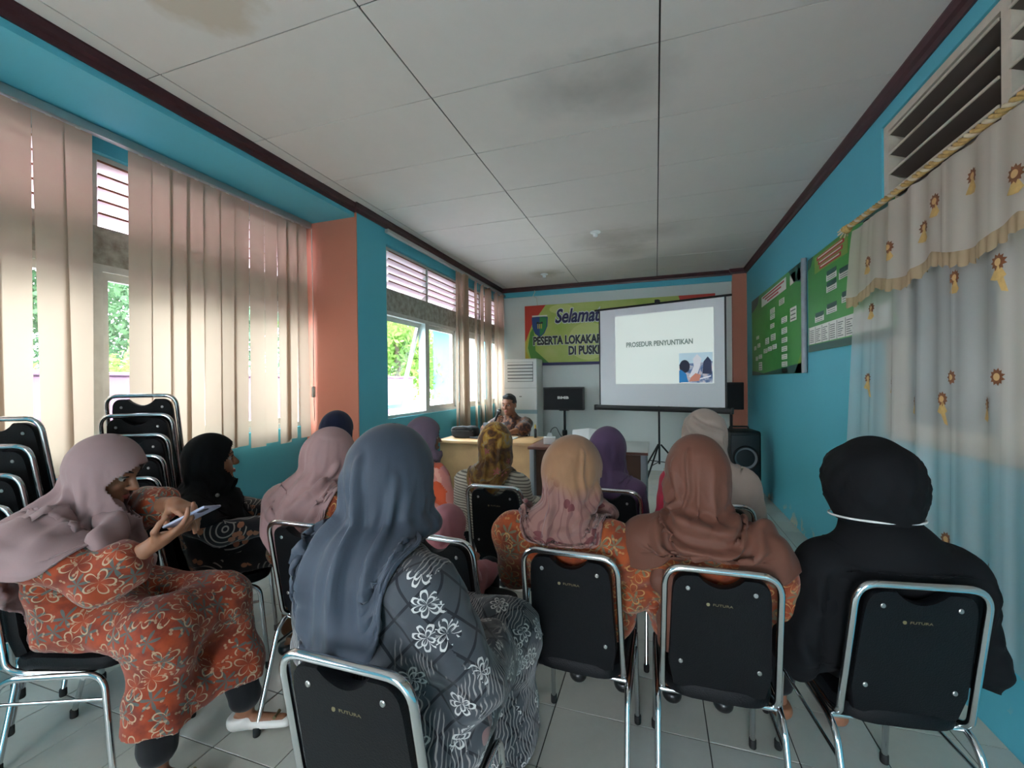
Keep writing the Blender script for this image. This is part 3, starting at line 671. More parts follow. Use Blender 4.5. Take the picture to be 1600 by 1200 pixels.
# projection screen on a tripod
A = Vector((-.745, 6.06, 0)); Bq = Vector((.785, 5.555, 0)); u = (Bq-A).normalized(); wS = (Bq-A).length; nS = Vector((u.y, -u.x, 0))
ps = thing('projection_screen', 'portable projection screen on a tripod showing a pale slide', 'projection screen', A, math.atan2(u.y, u.x))
z0, z1 = 1.05, 2.35
obj('cloth', MB().box(0, wS, -.002, .002, z0, z1), mat('matte_white_screen', rgb(230, 232, 236), .8), ps)
for x in (0, wS-.02): obj('side_border', MB().box(x, x+.02, -.0035, -.0021, z0, z1), M_blackp, ps)
obj('case', MB().rbox(-.05, wS+.05, -.035, .035, z0-.07, z0-.005, .012), M_blackm, ps); obj('top_bar', MB().tube([(-.06, 0, z1+.01), (wS+.06, 0, z1+.01)], .014, 8), M_blackm, ps)
for x in (-.055, wS+.055): obj('end_cap', MB().rbox(x-.012, x+.012, -.04, .04, z0-.075, z0, .006), M_blackp, ps)
obj('pole', MB().tube([(wS/2, .045, .3), (wS/2, .045, z1+.06)], .013, 10), M_blackm, ps); obj('hook', MB().rbox(wS/2-.025, wS/2+.025, -.02, .06, z1+.01, z1+.06, .006), M_blackp, ps)
for k in range(3):
    q = 2*PI*k/3+.4; c, s = math.cos(q), math.sin(q)
    lg = obj('leg', MB().tube([(wS/2+.02*c, .045+.02*s, .55), (wS/2+.47*c, .045+.47*s, .015)], .011, 8), M_blackm, ps)
    obj('leg_stay', MB().tube([(wS/2+.015*c, .045+.015*s, .33), (wS/2+.22*c, .045+.22*s, .31)], .006, 6), M_blackm, lg)
    obj('rubber_foot', MB().lathe([(.015, 0), (.016, .02), (.01, .035)], (wS/2+.47*c, .045+.47*s, 0), 8), M_rubber, lg)
# the projected slide: lit by the projector, a light-giving screen
def slide_mat():
    m = bpy.data.materials.new('projected_slide'); m.use_nodes = True; g = NT(m); p = g.n['Principled BSDF']
    c = rgb(214, 228, 216)
    p.inputs['Base Color'].default_value = rgb(200, 204, 206); p.inputs['Roughness'].default_value = .8
    p.inputs['Emission Color'].default_value = c; p.inputs['Emission Strength'].default_value = .15; return m
sx0, sx1, sz0, sz1 = .24, 1.475, 1.335, 2.245
sl = obj('slide', MB().box(sx0, sx1, -.0030, -.0022, sz0, sz1), slide_mat(), ps)
M_sltext = mat('slide_text', rgb(112, 128, 124), .8, emit=.08)
text('slide_title', 'PROSEDUR PENYUNTIKAN', .088, M_sltext, sl, basis(((sx0+sx1)/2-.04, -.0034, 1.85), (1, 0, 0), (0, 0, 1), (0, -1, 0)), .0002, sx=.80, offset=.003)
def photo_mat():
    m = bpy.data.materials.new('slide_photo'); m.use_nodes = True; g = NT(m); p = g.n['Principled BSDF']; co = g.coord()
    c = g.ramp(g.noise(co, 9, 4, .6, .8), [(.30, rgb(40, 52, 74)), (.45, rgb(96, 120, 160)), (.56, rgb(190, 190, 200)), (.68, rgb(214, 170, 150))])
    s = g.node('ShaderNodeSeparateXYZ'); g.l.new(co, s.inputs[0])
    c = g.mix(g.ramp(s.outputs[2], [(.62, (0, 0, 0, 1)), (.66, (1, 1, 1, 1))]) if False else 0., c, rgb(200, 220, 235))
    g.l.new(c, p.inputs['Base Color']); g.l.new(c, p.inputs['Emission Color']); p.inputs['Emission Strength'].default_value = .1; p.inputs['Roughness'].default_value = .8; return m
px0, px1, pz0, pz1 = 1.075, 1.46, 1.345, 1.71
ph = obj('slide_photo', MB().box(px0, px1, -.0036, -.0031, pz0, pz1), photo_mat(), sl)
def pshape(pts, col, name, y):
    return obj(name, MB().prism([(px0+a*(px1-px0), pz0+b*(pz1-pz0)) for a, b in pts], lambda a, b: (a, y, b), lambda a, b: (a, y-.0003, b)), mat('slide_'+name, col, .8, emit=.08), sl)
pshape([(0, .62), (1, .7), (1, 1), (0, 1)], rgb(196, 220, 232), 'photo_window', -.0038)
pshape(ell(.17, .55, .16, .22), rgb(46, 50, 66), 'photo_head', -.0043)
pshape([(.3, .2), (.45, .55), (.42, .8), (.55, .95), (.68, .8), (.62, .5), (.5, .1)], rgb(226, 226, 232), 'photo_sleeve', -.0043)
pshape([(0, .02), (.28, .02), (.22, .3), (.05, .45), (0, .4)], rgb(50, 130, 190), 'photo_blue_shirt', -.0048)
pshape([(.30, .04), (.6, .06), (.66, .26), (.5, .32), (.36, .18)], rgb(210, 140, 120), 'photo_hand', -.0053)
pshape([(.62, .1), (.95, .2), (.95, .24), (.63, .15)], rgb(230, 232, 240), 'photo_syringe', -.0053)
pshape([(.7, .3), (.98, .28), (.96, .72), (.86, .86), (.74, .7)], rgb(58, 66, 92), 'photo_person', -.0046)

# loudspeakers on the right
s2 = thing('party_speaker', 'black portable speaker with a pale cone on the floor near the right wall', 'speaker', (.92, 5.55, 0), .12)
obj('cabinet', MB().rbox(-.17, .17, -.17, .17, .04, .80, .03, 3), M_blackp, s2); obj('front_panel', MB().rbox(-.15, .15, -.182, -.165, .10, .76, .015), mat('dark_grey_baffle', rgb(34, 36, 40), .5), s2)
cn = obj('cone', MB().lathe([(.135, -.18), (.135, -.196), (.12, -.198), (.105, -.186), (.06, -.165), (.05, -.168), (.0, -.176)], (0, 0, .50), 28, 'y'), mat('grey_cone_paper', rgb(120, 124, 130), .6), s2, 50)
obj('surround', MB().tube([(.13*math.cos(a*PI/14), -.198, .50+.13*math.sin(a*PI/14)) for a in range(28)], .012, 8, True), M_rubber, cn)
for x in (-.13, .13): obj('wheel', MB().lathe([(.04, -.02), (.04, .02)], (x, .1, .04), 14, 'x'), M_rubber, s2)
obj('handle', MB().tube(arc([(-.1, .05, .79), (-.1, .05, .83), (.1, .05, .83), (.1, .05, .79)], .02), .01, 8), M_blackp, s2)
s3 = thing('loudspeaker', 'small black loudspeaker on a stand half hidden behind the screen edge', 'speaker', (.96, 6.45, 0), .1)
obj('enclosure', MB().rbox(-.13, .13, -.12, .12, .98, 1.34, .01), M_blackp, s3); obj('grille', MB().rbox(-.115, .115, -.135, -.115, 1.0, 1.32, .006), mat('black_speaker_cloth', rgb(26, 26, 29), .9), s3)
st2 = thing('speaker_stand', 'black pole under the small loudspeaker behind the screen', 'stand', (.96, 6.45, 0))
obj('pole', MB().tube([(0, 0, .03), (0, 0, .98)], .018, 10), M_blackm, st2)
for k in range(3):
    q = 2*PI*k/3-.5; c, s = math.cos(q), math.sin(q); obj('leg', MB().tube([(0, 0, .45), (.16*c, .16*s, .012)], .011, 8), M_blackm, st2)

# ceiling fittings
for (x, y, l) in ((-.59, 4.58, 'white lamp holder without bulb hanging at the middle of the ceiling'), (-1.53, 6.11, 'small white lamp holder on the stained ceiling panel near the back wall')):
    c = thing('lamp_holder', l, 'lamp holder', (x, y, ZC), 0, 'ceiling lamp holders')
    obj('rose', MB().lathe([(.055, -.001), (.055, -.012), (.03, -.02)], n=18), M_whitep, c); obj('socket', MB().lathe([(.026, -.018), (.024, -.05), (.018, -.055), (.018, -.04)], n=16), M_whitep, c)
    obj('wire', MB().tube([(.05, 0, -.004), (.12, .01, -.004), (.3, .02, -.003)], .003, 6), M_cord, c)

# ================================================================== right wall: charts, curtain
M_chart = mat('chart_green_print', rgb(72, 164, 74), .4, var=.22, vscale=1.3, dark=rgb(54, 138, 66)); M_chartd = mat('chart_dark_green_print', rgb(24, 84, 76), .4); M_chartl = mat('chart_lime_print', rgb(120, 168, 62), .4); M_txt = mat('chart_small_print', rgb(96, 110, 104), .6); M_redp = mat('chart_red_print', rgb(190, 60, 60), .5)
def chart(label, y0, y1, z0, z1):
    """printed chart; a runs along the wall away from the camera = leftwards in the picture: a=0 at far end"""
    c = thing('wall_chart', label, 'chart', (XR, 0, 0), 0, 'green organisation charts on the right wall')
    obj('sheet', MB().box(-.012, -.004, y0, y1, z0, z1), M_chart, c)
    W_, H_ = y1-y0, z1-z0; cnt = [0]
    def P(pts, m, name, lift=1):
        x = -.012-.0012*lift
        return obj(name, MB().prism([(y1-a*W_, z1-b*H_) for a, b in pts], lambda a, b: (x, a, b), lambda a, b: (x+.001, a, b)), m, c)
    def card(a, b, w, h, head=None):
        k = P([(a, b), (a+w, b), (a+w, b+h), (a, b+h)], M_wprint, 'name_card', 1)
        if head: P([(a+.01, b-.03), (a+w, b-.03), (a+w, b+.012), (a+.01, b+.012)], M_chartd, 'card_header', 2)
        n = 2 if h < .06 else 3
        for q in range(n): zz = b+h*(q+.6)/(n+.3); P([(a+.12*w, zz), (a+.88*w, zz), (a+.88*w, zz+.08*h), (a+.12*w, zz+.08*h)], M_txt, 'print_line', 2)
    return c, P, card
c1, P, card = chart('green organisation chart nearest the far corner, with many small name cards', 4.30, 6.44, 1.43, 2.41)
P([(0, 0), (.2, 0), (.16, .10), (.02, .16), (0, .16)], M_chartd, 'dark_corner'); P([(.78, 0), (1, 0), (1, .2), (.85, .13)], M_chartd, 'dark_corner')
P([(0, .94), (.3, .98), (1, .90), (1, 1), (0, 1)], M_chartd, 'dark_foot'); P([(.86, 1), (1, .7), (1, 1)], M_chartl, 'lime_swoosh')
P([(.26, .05), (.74, .03), (.74, .15), (.26, .17)], M_wprint, 'title_block')
for q in range(3): P([(.29+.05*q, .062+.033*q), (.71-.05*q, .048+.035*q), (.71-.05*q, .066+.035*q), (.29+.05*q, .08+.033*q)], M_redp, 'title_line', 2)
P(ell(.93, .10, .028, .055, n=10), M_wprint, 'round_badge'); P([(.80, .05), (.88, .045), (.88, .14), (.8, .15)], M_wprint, 'badge_text')
for a, b, w, h in [(.45, .26, .09, .06), (.45, .33, .09, .05), (.62, .22, .09, .06), (.45, .43, .08, .05), (.12, .5, .07, .04), (.06, .62, .06, .05), (.15, .60, .07, .05), (.34, .57, .08, .07), (.46, .55, .09, .07), (.30, .69, .08, .05), (.395, .68, .08, .05), (.49, .67, .08, .05), (.10, .76, .06, .05), (.18, .745, .08, .05), (.18, .84, .08, .1), (.66, .42, .09, .06), (.80, .37, .09, .13), (.66, .53, .09, .06), (.66, .63, .09, .05), (.66, .72, .09, .05), (.66, .80, .09, .05), (.66, .875, .09, .05), (.66, .945, .09, .045)]: card(a, b, w, h)
obj('rolled_edge', MB().tube([(-.022, 4.29, 1.43), (-.022, 4.29, 2.41)], .022, 12), mat('silver_vinyl_back', rgb(150, 156, 162), .4, var=.2, vscale=12), c1)
c2, P, card = chart('green organisation chart half covered by the flowered curtain', 2.85, 4.22, 1.60, 2.37)
P([(0, 0), (.09, 0), (.05, .09), (0, .12)], M_chartd, 'dark_corner'); P([(.62, 0), (1, 0), (1, .1), (.78, .05)], M_chartd, 'dark_corner'); P([(0, .93), (1, .93), (1, 1), (0, 1)], M_chartd, 'dark_foot')
P([(.12, .03), (.58, .03), (.58, .20), (.12, .20)], M_chartl, 'title_block')
for q in range(3): P([(.16+.02*q, .045+.05*q), (.54-.02*q, .045+.05*q), (.54-.02*q, .083+.05*q), (.16+.02*q, .083+.05*q)], M_redp, 'title_line', 2); P([(.18+.02*q, .055+.05*q), (.52-.02*q, .055+.05*q), (.52-.02*q, .066+.05*q), (.18+.02*q, .066+.05*q)], M_wprint, 'title_white_line', 3)  # white print lines laid over the red title lines
for a, b in [(.30, .28), (.30, .39), (.47, .33), (.30, .60), (.12, .64), (.50, .55), (.66, .45)]: card(a, b, .14, .065, True)
P([(.01, .74), (.98, .74), (.98, .92), (.01, .92)], M_wprint, 'table_block')
for q in range(9): P([(.02+q*.105, .75), (.024+q*.105, .75), (.024+q*.105, .92), (.02+q*.105, .92)], M_txt, 'table_rule', 2)
for q in range(8):
    for s in range(7): zz = .775+.02*s; P([(.035+q*.105, zz), (.10+q*.105-.012*((q*s) % 3), zz), (.10+q*.105-.012*((q*s) % 3), zz+.007), (.035+q*.105, zz+.007)], M_txt, 'print_line', 2)

# ---- sheer flowered curtain with a valance
M_sheer = thin_mat('sheer_white_voile', rgb(238, 238, 234), .5, .5); M_val = thin_mat('cream_voile', rgb(230, 220, 206), .5, .15); M_lace = thin_mat('tan_lace', rgb(200, 176, 142), .4, .1)
CX = XR-.075
def cur_x(y, z, amp=1.):
    v = (2.26-z)/1.9
    return CX-.012*v-(.034*(1-abs(math.sin(y*13+.7*math.sin(y*5)+v*.3))**.7)+.012*math.sin(y*41+1+v))*amp*(.55+.45*v)
def cur_y(y, z):
    v = max(0, (2.26-z)/1.9)
    return y+.22*v**.6*max(0, (y-2.45)/.62)**1.3 if y > 2.45 else y
def sheet(y0, y1, z0f, z1, ny, nz, amp, dx=0.):
    vs = []; 
    for j in range(nz+1):
        for i in range(ny+1):
            y = y0+(y1-y0)*i/ny; z = z1+(z0f(y)-z1)*j/nz
            vs.append((cur_x(y, z, amp)+dx, cur_y(y, z), z))
    return MB().add(vs, [(j*(ny+1)+i, j*(ny+1)+i+1, (j+1)*(ny+1)+i+1, (j+1)*(ny+1)+i) for j in range(nz) for i in range(ny)])
cu = thing('sheer_curtain', 'sheer white curtain printed with brown sunflowers at the right window', 'curtain', (0, 0, 0))
obj('voile', sheet(-.4, 3.05, lambda y: .40+.012*math.sin(y*9), 2.25, 300, 30, 1.), M_sheer, cu, 80)
va = obj('valance', sheet(-.4, 3.07, lambda y: 1.91-.05*abs(math.sin(y*PI/.46)), 2.255, 300, 10, .9, -.03), M_val, cu, 80)
def lace():
    vs = []; n = 600
    for i in range(n+1):
        y = -.4+3.47*i/n; zt = 1.915-.05*abs(math.sin(y*PI/.46)); zb = zt-.05-.014*abs(math.sin(y*PI/.055))
        for z in (zt, (zt+zb)/2, zb): vs.append((cur_x(y, z, .9)-.031+(.004*math.sin(y*150) if z < zt else 0), cur_y(y, z), z))
    return MB().add(vs, [(i*3+k, i*3+k+1, i*3+k+4, i*3+k+3) for i in range(n) for k in range(2)])
obj('lace_hem', lace(), M_lace, va, 80)
M_fl = mat('flower_brown_print', rgb(128, 80, 48), .8, var=.25, vscale=60); M_fc = mat('flower_tan_print', rgb(206, 166, 112), .8); M_ochre = mat('leaf_ochre_print', rgb(206, 170, 104), .8, var=.2, vscale=40)
def decal(name, pts, m, y, z, dx, parent, amp=1.):
    vs = [(cur_x(y+a, z+b, amp)+dx, cur_y(y+a, z+b), z+b) for a, b in pts]
    c = (cur_x(y, z, amp)+dx, cur_y(y, z), z); n = len(pts)
    return obj(name, MB().add([c]+vs, [(0, 1+k, 1+(k+1) % n) for k in range(n)]), m, parent, 60)
def flower(y, z, s, dx, parent, amp=1., leaf=1):
    pe = [((s if k % 2 == 0 else s*.72)*math.cos(k*PI/11), (s if k % 2 == 0 else s*.72)*math.sin(k*PI/11)) for k in range(22)]
    f = decal('flower_print', pe, M_fl, y, z, dx-.003, parent, amp)
    decal('flower_centre', ell(0, 0, s*.42, s*.42, n=14), M_fc, y, z, dx-.0045, parent, amp)
    if leaf: decal('leaf_print', [(-s*.9, -s*1.55), (-s*.3, -s*1.35), (s*.5, -s*1.5), (s*1.1, -s*1.75), (s*.4, -s*1.95), (-s*.4, -s*2.0)], M_ochre, y, z, dx-.003, parent, amp)
    if leaf > 1: decal('stem_print', [(-s*.1, -s*2), (s*.1, -s*2), (-s*.5, -s*3.2), (-s*1.1, -s*3.4), (-s*.7, -s*2.9)], M_ochre, y, z, dx-.003, parent, amp)

for y, z in [(2.07, 2.13), (2.37, 2.04), (2.62, 2.03), (2.28, 2.12), (1.85, 2.04), (2.84, 2.02), (1.55, 2.1), (1.2, 2.03)]: flower(y, z, .033, -.03, va, .9)
for y, z, l in [(1.96, 1.78, 2), (2.2, 1.78, 1), (1.96, 1.38, 0), (2.22, 1.38, 0), (2.86, 1.38, 2), (2.49, 1.27, 1), (2.03, 1.28, 1), (2.28, 1.29, 2), (2.85, 1.77, 1), (2.25, .71, 1), (2.01, .69, 1), (2.66, 1.36, 1), (1.7, 1.3, 2), (1.5, 1.6, 1), (2.6, .75, 1), (1.5, .8, 2)]: flower(y, z, .032, 0, cu, 1., l)
rd = thing('curtain_rod', 'thin metal curtain rod above the flowered curtain', 'curtain rod', (0, 0, 0))
obj('rod', MB().tube([(CX-.01, -.6, 2.262), (CX-.01, 3.10, 2.262)], .008, 10), M_chrome, rd)
for y in (3.03, 1.2): obj('bracket', MB().tube(arc([(XR, y, 2.30), (CX+.01, y, 2.30), (CX-.01, y, 2.255)], .02), .006, 6).rbox(XR-.006, XR, y-.015, y+.015, 2.27, 2.33, .002), M_blackm, rd)
rp = thing('twisted_rope', 'gold twisted cord with a knotted end strung above the curtain rod', 'rope', (0, 0, 0))
M_rope = mat('gold_cord', rgb(206, 170, 104), .6, var=.3, vscale=60); M_rope2 = mat('pale_cord', rgb(214, 200, 168), .6)
RX = CX-.03
for s, m in ((0, M_rope), (1, M_rope2), (2, M_rope)):
    n = 520; pts = []
    for k in range(n):
        y = 3.14-3.3*k/n; q = k*.42+s*2*PI/3; zz = 2.305-.02*math.sin(PI*min(1, (3.14-y)/2.6))
        pts.append((RX+.0085*math.cos(q), y, zz+.0085*math.sin(q)))
    obj('strand', MB().tube(pts, .0082, 6), m, rp, 60)
kn = obj('knot', MB().tube([(RX+.016*math.cos(a*.5)*(1+.3*math.sin(a*.33)), 3.17+.018*math.sin(a*.33), 2.30+.017*math.sin(a*.5)) for a in range(38)], .009, 8), M_rope, rp, 60)
for k in range(9):
    q = k*.7; obj('tassel_strand', MB().tube([(RX, 3.18, 2.30), (RX+.018*math.cos(q), 3.21, 2.30+.018*math.sin(q)), (RX+.03*math.cos(q), 3.235, 2.292+.028*math.sin(q))], .005, 5), M_rope2, rp, 60)
# ================================================================== figure modelling: implicit solids and draped cloth
def V3(*a): return np.array(a, float)
class Solid:
    """smooth union of tapered capsules and ellipsoids"""
    def __init__(s, k=.03): s.p = []; s.k = k; s.cut = []; s.sub = []; s.notch = []; s.wr = None
    def cap(s, a, b, ra, rb=None, S=(1, 1, 1), k=None):
        s.p.append(('c', V3(*a), V3(*b), ra, ra if rb is None else rb, V3(*S), s.k if k is None else k)); return s
    def ell(s, c, r, M=None, k=None):
        s.p.append(('e', V3(*c), V3(*r), np.eye(3) if M is None else np.array(M), 0, 0, s.k if k is None else k)); return s
    def chain(s, pts, rs, S=(1, 1, 1), k=None):
        for i in range(len(pts)-1): s.cap(pts[i], pts[i+1], rs[i], rs[i+1], S, k)
        return s
    @staticmethod
    def dist(p, P):
        if p[0] == 'c':
            _, a, b, ra, rb, S, _ = p; Q = P/S; A = a/S; B = b/S; m = S.min()
            ab = B-A; L = max(ab@ab, 1e-9); t = np.clip(((Q-A)@ab)/L, 0, 1)
            return (np.linalg.norm(Q-A-t[..., None]*ab, axis=-1)-(ra+(rb-ra)*t))*m
        _, c, r, M, _, _, _ = p; Q = (P-c)@M
        k0 = np.linalg.norm(Q/r, axis=-1); k1 = np.linalg.norm(Q/(r*r), axis=-1)
        return k0*(k0-1)/np.maximum(k1, 1e-6)
    def box(s, p, pad):
        if p[0] == 'c':
            _, a, b, ra, rb, S, _ = p; r = max(ra, rb)*S; return np.minimum(a, b)-r-pad, np.maximum(a, b)+r+pad
        _, c, r, M, _, _, _ = p; R = r.max(); return c-R-pad, c+R+pad
    @staticmethod
    def smin(a, b, k):
        if k <= 0: return np.minimum(a, b)
        h = np.maximum(k-np.abs(a-b), 0)/k; return np.minimum(a, b)-h*h*k*.25
    def ev(s, P):
        d = np.full(P.shape[:-1], .5)
        for p in s.p: d = s.smin(d, s.dist(p, P), p[6])
        return s.post(d, P)
    def post(s, d, P):
        for p in s.sub:
            e = -s.dist(p, P); k = p[6]; d = -s.smin(-d, -e, k)
        for n, o in s.cut: d = np.maximum(d, (P-V3(*o))@V3(*n))
        for y, z in s.notch: d = np.maximum(d, -np.maximum(P[..., 2]-z, P[..., 1]-y))
        if s.wr is not None: d = d+s.wr(P)
        return d
    def mesh(s, h, name='m'):
        pad = .03+h*2
        lo = np.min([s.box(p, pad)[0] for p in s.p], axis=0); hi = np.max([s.box(p, pad)[1] for p in s.p], axis=0)
        n = np.ceil((hi-lo)/h).astype(int)+1
        ax = [lo[i]+h*np.arange(n[i]) for i in range(3)]
        D = np.full(n, .5, np.float32)
        for p in s.p:
            a, b = s.box(p, pad); i0 = np.maximum(((a-lo)/h).astype(int), 0); i1 = np.minimum(((b-lo)/h).astype(int)+2, n)
            sl = tuple(slice(i0[i], i1[i]) for i in range(3))
            P = np.stack(np.meshgrid(*[ax[i][sl[i]] for i in range(3)], indexing='ij'), -1)
            D[sl] = s.smin(D[sl], s.dist(p, P), p[6])
        if s.sub or s.cut or s.notch or s.wr is not None:
            near = np.abs(D) < .08
            near |= (D < 0) if (s.cut or s.notch) else False
            I = np.argwhere(near); P = lo+h*I
            D[near] = s.post(D[near], P)
        return nets(D, lo, h)
def nets(D, lo, h):
    ins = D < 0
    c = np.zeros(tuple(x-1 for x in D.shape), np.int8)
    for a in (0, 1):
        for b in (0, 1):
            for d in (0, 1): c += ins[a:D.shape[0]-1+a, b:D.shape[1]-1+b, d:D.shape[2]-1+d]
    act = (c > 0) & (c < 8); I = np.argwhere(act); idx = -np.ones(act.shape, np.int64); idx[act] = np.arange(len(I))
    s = np.zeros((len(I), 3)); cnt = np.zeros(len(I))
    cor = {}
    for a in (0, 1):
        for b in (0, 1):
            for d in (0, 1): cor[a, b, d] = D[I[:, 0]+a, I[:, 1]+b, I[:, 2]+d]
    for k0 in cor:
        for axs in range(3):
            if k0[axs]: continue
            k1 = list(k0); k1[axs] = 1; k1 = tuple(k1); v0, v1 = cor[k0], cor[k1]; m = (v0 < 0) != (v1 < 0)
            t = np.where(m, v0/np.where(m, v0-v1, 1), 0); p = np.tile(np.array(k0, float), (len(I), 1)); p[:, axs] += t
            s[m] += p[m]; cnt[m] += 1
    Vv = lo+h*(I+s/np.maximum(cnt, 1)[:, None]); F = []
    for axs in range(3):
        o = [i for i in range(3) if i != axs]
        sl0 = [slice(None)]*3; sl1 = [slice(None)]*3; sl0[axs] = slice(0, -1); sl1[axs] = slice(1, None)
        a = ins[tuple(sl0)]; b = ins[tuple(sl1)]; E = np.argwhere(a != b); fl = a[a != b]
        ok = (E[:, o[0]] > 0) & (E[:, o[1]] > 0) & (E[:, o[0]] < D.shape[o[0]]-1) & (E[:, o[1]] < D.shape[o[1]]-1); E = E[ok]; fl = fl[ok]
        q = []
        for da, db in ((1, 1), (0, 1), (0, 0), (1, 0)):
            e = E.copy(); e[:, o[0]] -= da; e[:, o[1]] -= db; q.append(idx[e[:, 0], e[:, 1], e[:, 2]])
        q = np.stack(q, 1); flip = fl if axs != 1 else ~fl
        q = np.where(flip[:, None], q, q[:, ::-1]); F.append(q)
    return Vv, np.concatenate(F)
def np_mesh(name, Vv, F, boxuv=False, uv=None):
    me = bpy.data.meshes.new(name); me.vertices.add(len(Vv)); me.vertices.foreach_set('co', np.asarray(Vv, np.float32).ravel())
    F = np.asarray(F); me.loops.add(F.size); me.loops.foreach_set('vertex_index', F.ravel().astype(np.int32))
    me.polygons.add(len(F)); me.polygons.foreach_set('loop_start', (np.arange(len(F))*F.shape[1]).astype(np.int32))
    me.update(calc_edges=True); me.validate()
    if boxuv:
        P = Vv[F]; n = np.abs(np.cross(P[:, 2]-P[:, 0], P[:, 3]-P[:, 1])); ax = np.argmax(n*np.array([1., 1, .8]), 1)
        U = np.where(ax == 0, 1, 0); Wc = np.where(ax == 2, 1, 2)
        r = np.arange(len(F))[:, None]; c = np.arange(4)[None]
        u = np.stack([P[r, c, U[:, None]], P[r, c, Wc[:, None]]], -1); l = me.uv_layers.new(name='uv'); l.data.foreach_set('uv', u.astype(np.float32).ravel())
    if uv is not None:
        l = me.uv_layers.new(name='uv'); l.data.foreach_set('uv', np.asarray(uv, np.float32)[F].ravel())
    me.shade_smooth(); return me
def sinnoise(seed, freq, amp, n=7, aniso=(1, 1, 1)):
    R = np.random.default_rng(seed); K = R.normal(size=(n, 3)); K /= np.linalg.norm(K, axis=1)[:, None]; K *= freq*R.uniform(.6, 1.6, (n, 1))*np.array(aniso); ph = R.uniform(0, 6.28, n)
    def f(P):
        o = 0
        for k, p in zip(K, ph): o = o+np.sin(P@k+p+.8*np.sin(P@k[[1, 2, 0]]*.7))
        return amp*o/np.sqrt(n)
    return f
def rot(yaw=0, pitch=0, roll=0):
    """head frame: yaw left about z, pitch nods forward/down, roll tilts to its right"""
    return np.array((Matrix.Rotation(yaw, 3, 'Z') @ Matrix.Rotation(-pitch, 3, 'X') @ Matrix.Rotation(roll, 3, 'Y')))

def seat_clamp(X):
    lim = -.155-(X[..., 2]-.44)*.19+.05
    m = (X[..., 2] < .85) & (np.abs(X[..., 0]) < .20) & (X[..., 1] < lim); X[..., 1] = np.where(m, lim, X[..., 1]); return X
def push_out(X, solid, margin):
    sh = X.reshape(-1, 3)
    for q in range(3):
        d = solid.ev(sh); bad = d < margin
        if not bad.any(): break
        Q = sh[bad]; e = .004
        g = np.stack([solid.ev(Q+np.eye(3)[i]*e)-solid.ev(Q-np.eye(3)[i]*e) for i in range(3)], -1); g /= np.linalg.norm(g, axis=1, keepdims=True)+1e-9
        sh[bad] = Q+g*np.minimum(margin-d[bad], .03)[:, None]
    return sh.reshape(X.shape)
def drape(Vv, nu, nt, solid, wide, pin, steps, grav, open_mask=None, stretch=1.0, margin=.012, seed=0, inner=4, seat=True):
    """position-based cloth on a (nt x nu) tube closed in u; wide[t] scales the rest width row by row"""
    X = Vv.reshape(nt, nu, 3).copy(); X0 = X.copy()
    Lh = np.linalg.norm(np.roll(X, -1, 1)-X, axis=2)*wide[:, None]
    Lv = np.linalg.norm(X[1:]-X[:-1], axis=2)*stretch
    Ld = np.sqrt(np.maximum(((Lh[1:]+Lh[:-1])/2)**2+Lv**2, 1e-9))
    Lb = np.linalg.norm(X[2:]-X[:-2], axis=2)*stretch
    R = np.random.default_rng(seed); v = np.zeros_like(X); w = 1-pin[:, None, None]
    ev = np.arange(nu) % 2 == 0
    def fix(A, B, L, k):
        d = B-A; l = np.linalg.norm(d, axis=-1, keepdims=True)+1e-9; return d*(1-L[..., None]/l)*(.5*k)
    for it in range(steps):
        v *= .93; v[..., 2] -= grav; P = X+v*w
        for q in range(inner):
            for par in (ev, ~ev):
                A = P[:, par]; ib = (np.where(par)[0]+1) % nu; B = P[:, ib]; c = fix(A, B, Lh[:, par], .9); P[:, par] = A+c*w; P[:, ib] = P[:, ib]-c*w
            for s0 in (0, 1):
                A = P[s0:-1:2]; B = P[s0+1::2]; m = min(len(A), len(B)); A, B = A[:m], B[:m]; c = fix(A, B, Lv[s0::2][:m], .95)
                wa = w[s0:-1:2][:m]; wb = w[s0+1::2][:m]; sw = wa+wb+1e-9; ia = np.arange(nt)[s0:-1:2][:m]; P[ia] = A+c*2*wa/sw; P[ia+1] = B-c*2*wb/sw
            for sh in (1, -1):
                B = np.roll(P[1:], -sh, 1); A = P[:-1]; c = fix(A, B, Ld if sh > 0 else Ld, .16)
                P[:-1] += c*w[:-1]; P[1:] -= np.roll(c, sh, 1)*w[1:]
        if it % 2 == 0 or it > steps-6:
            sh_ = P.reshape(-1, 3); d = solid.ev(sh_); bad = d < margin
            if bad.any():
                Q = sh_[bad]; e = .004
                g = np.stack([solid.ev(Q+np.eye(3)[i]*e)-solid.ev(Q-np.eye(3)[i]*e) for i in range(3)], -1); g /= np.linalg.norm(g, axis=1, keepdims=True)+1e-9
                sh_[bad] = Q+g*np.minimum(margin-d[bad], .03)[:, None]; P = sh_.reshape(nt, nu, 3)
            if seat: P = seat_clamp(P)
        for i in range(1, nt):                     # no stretching: each row keeps its distance to the one above
            d = P[i]-P[i-1]; l = np.linalg.norm(d, axis=1, keepdims=True)+1e-9; mx = Lv[i-1][:, None]*1.02
            P[i] = np.where(l > mx, P[i-1]+d*(mx/l), P[i])
        v = np.clip(P-X, -.01, .01); X = P
    for q in range(2):
        Y = X.copy(); Y[1:-1] = X[1:-1]*.5+(np.roll(X, 1, 1)[1:-1]+np.roll(X, -1, 1)[1:-1]+X[2:]+X[:-2])*.125; X = Y
    return X
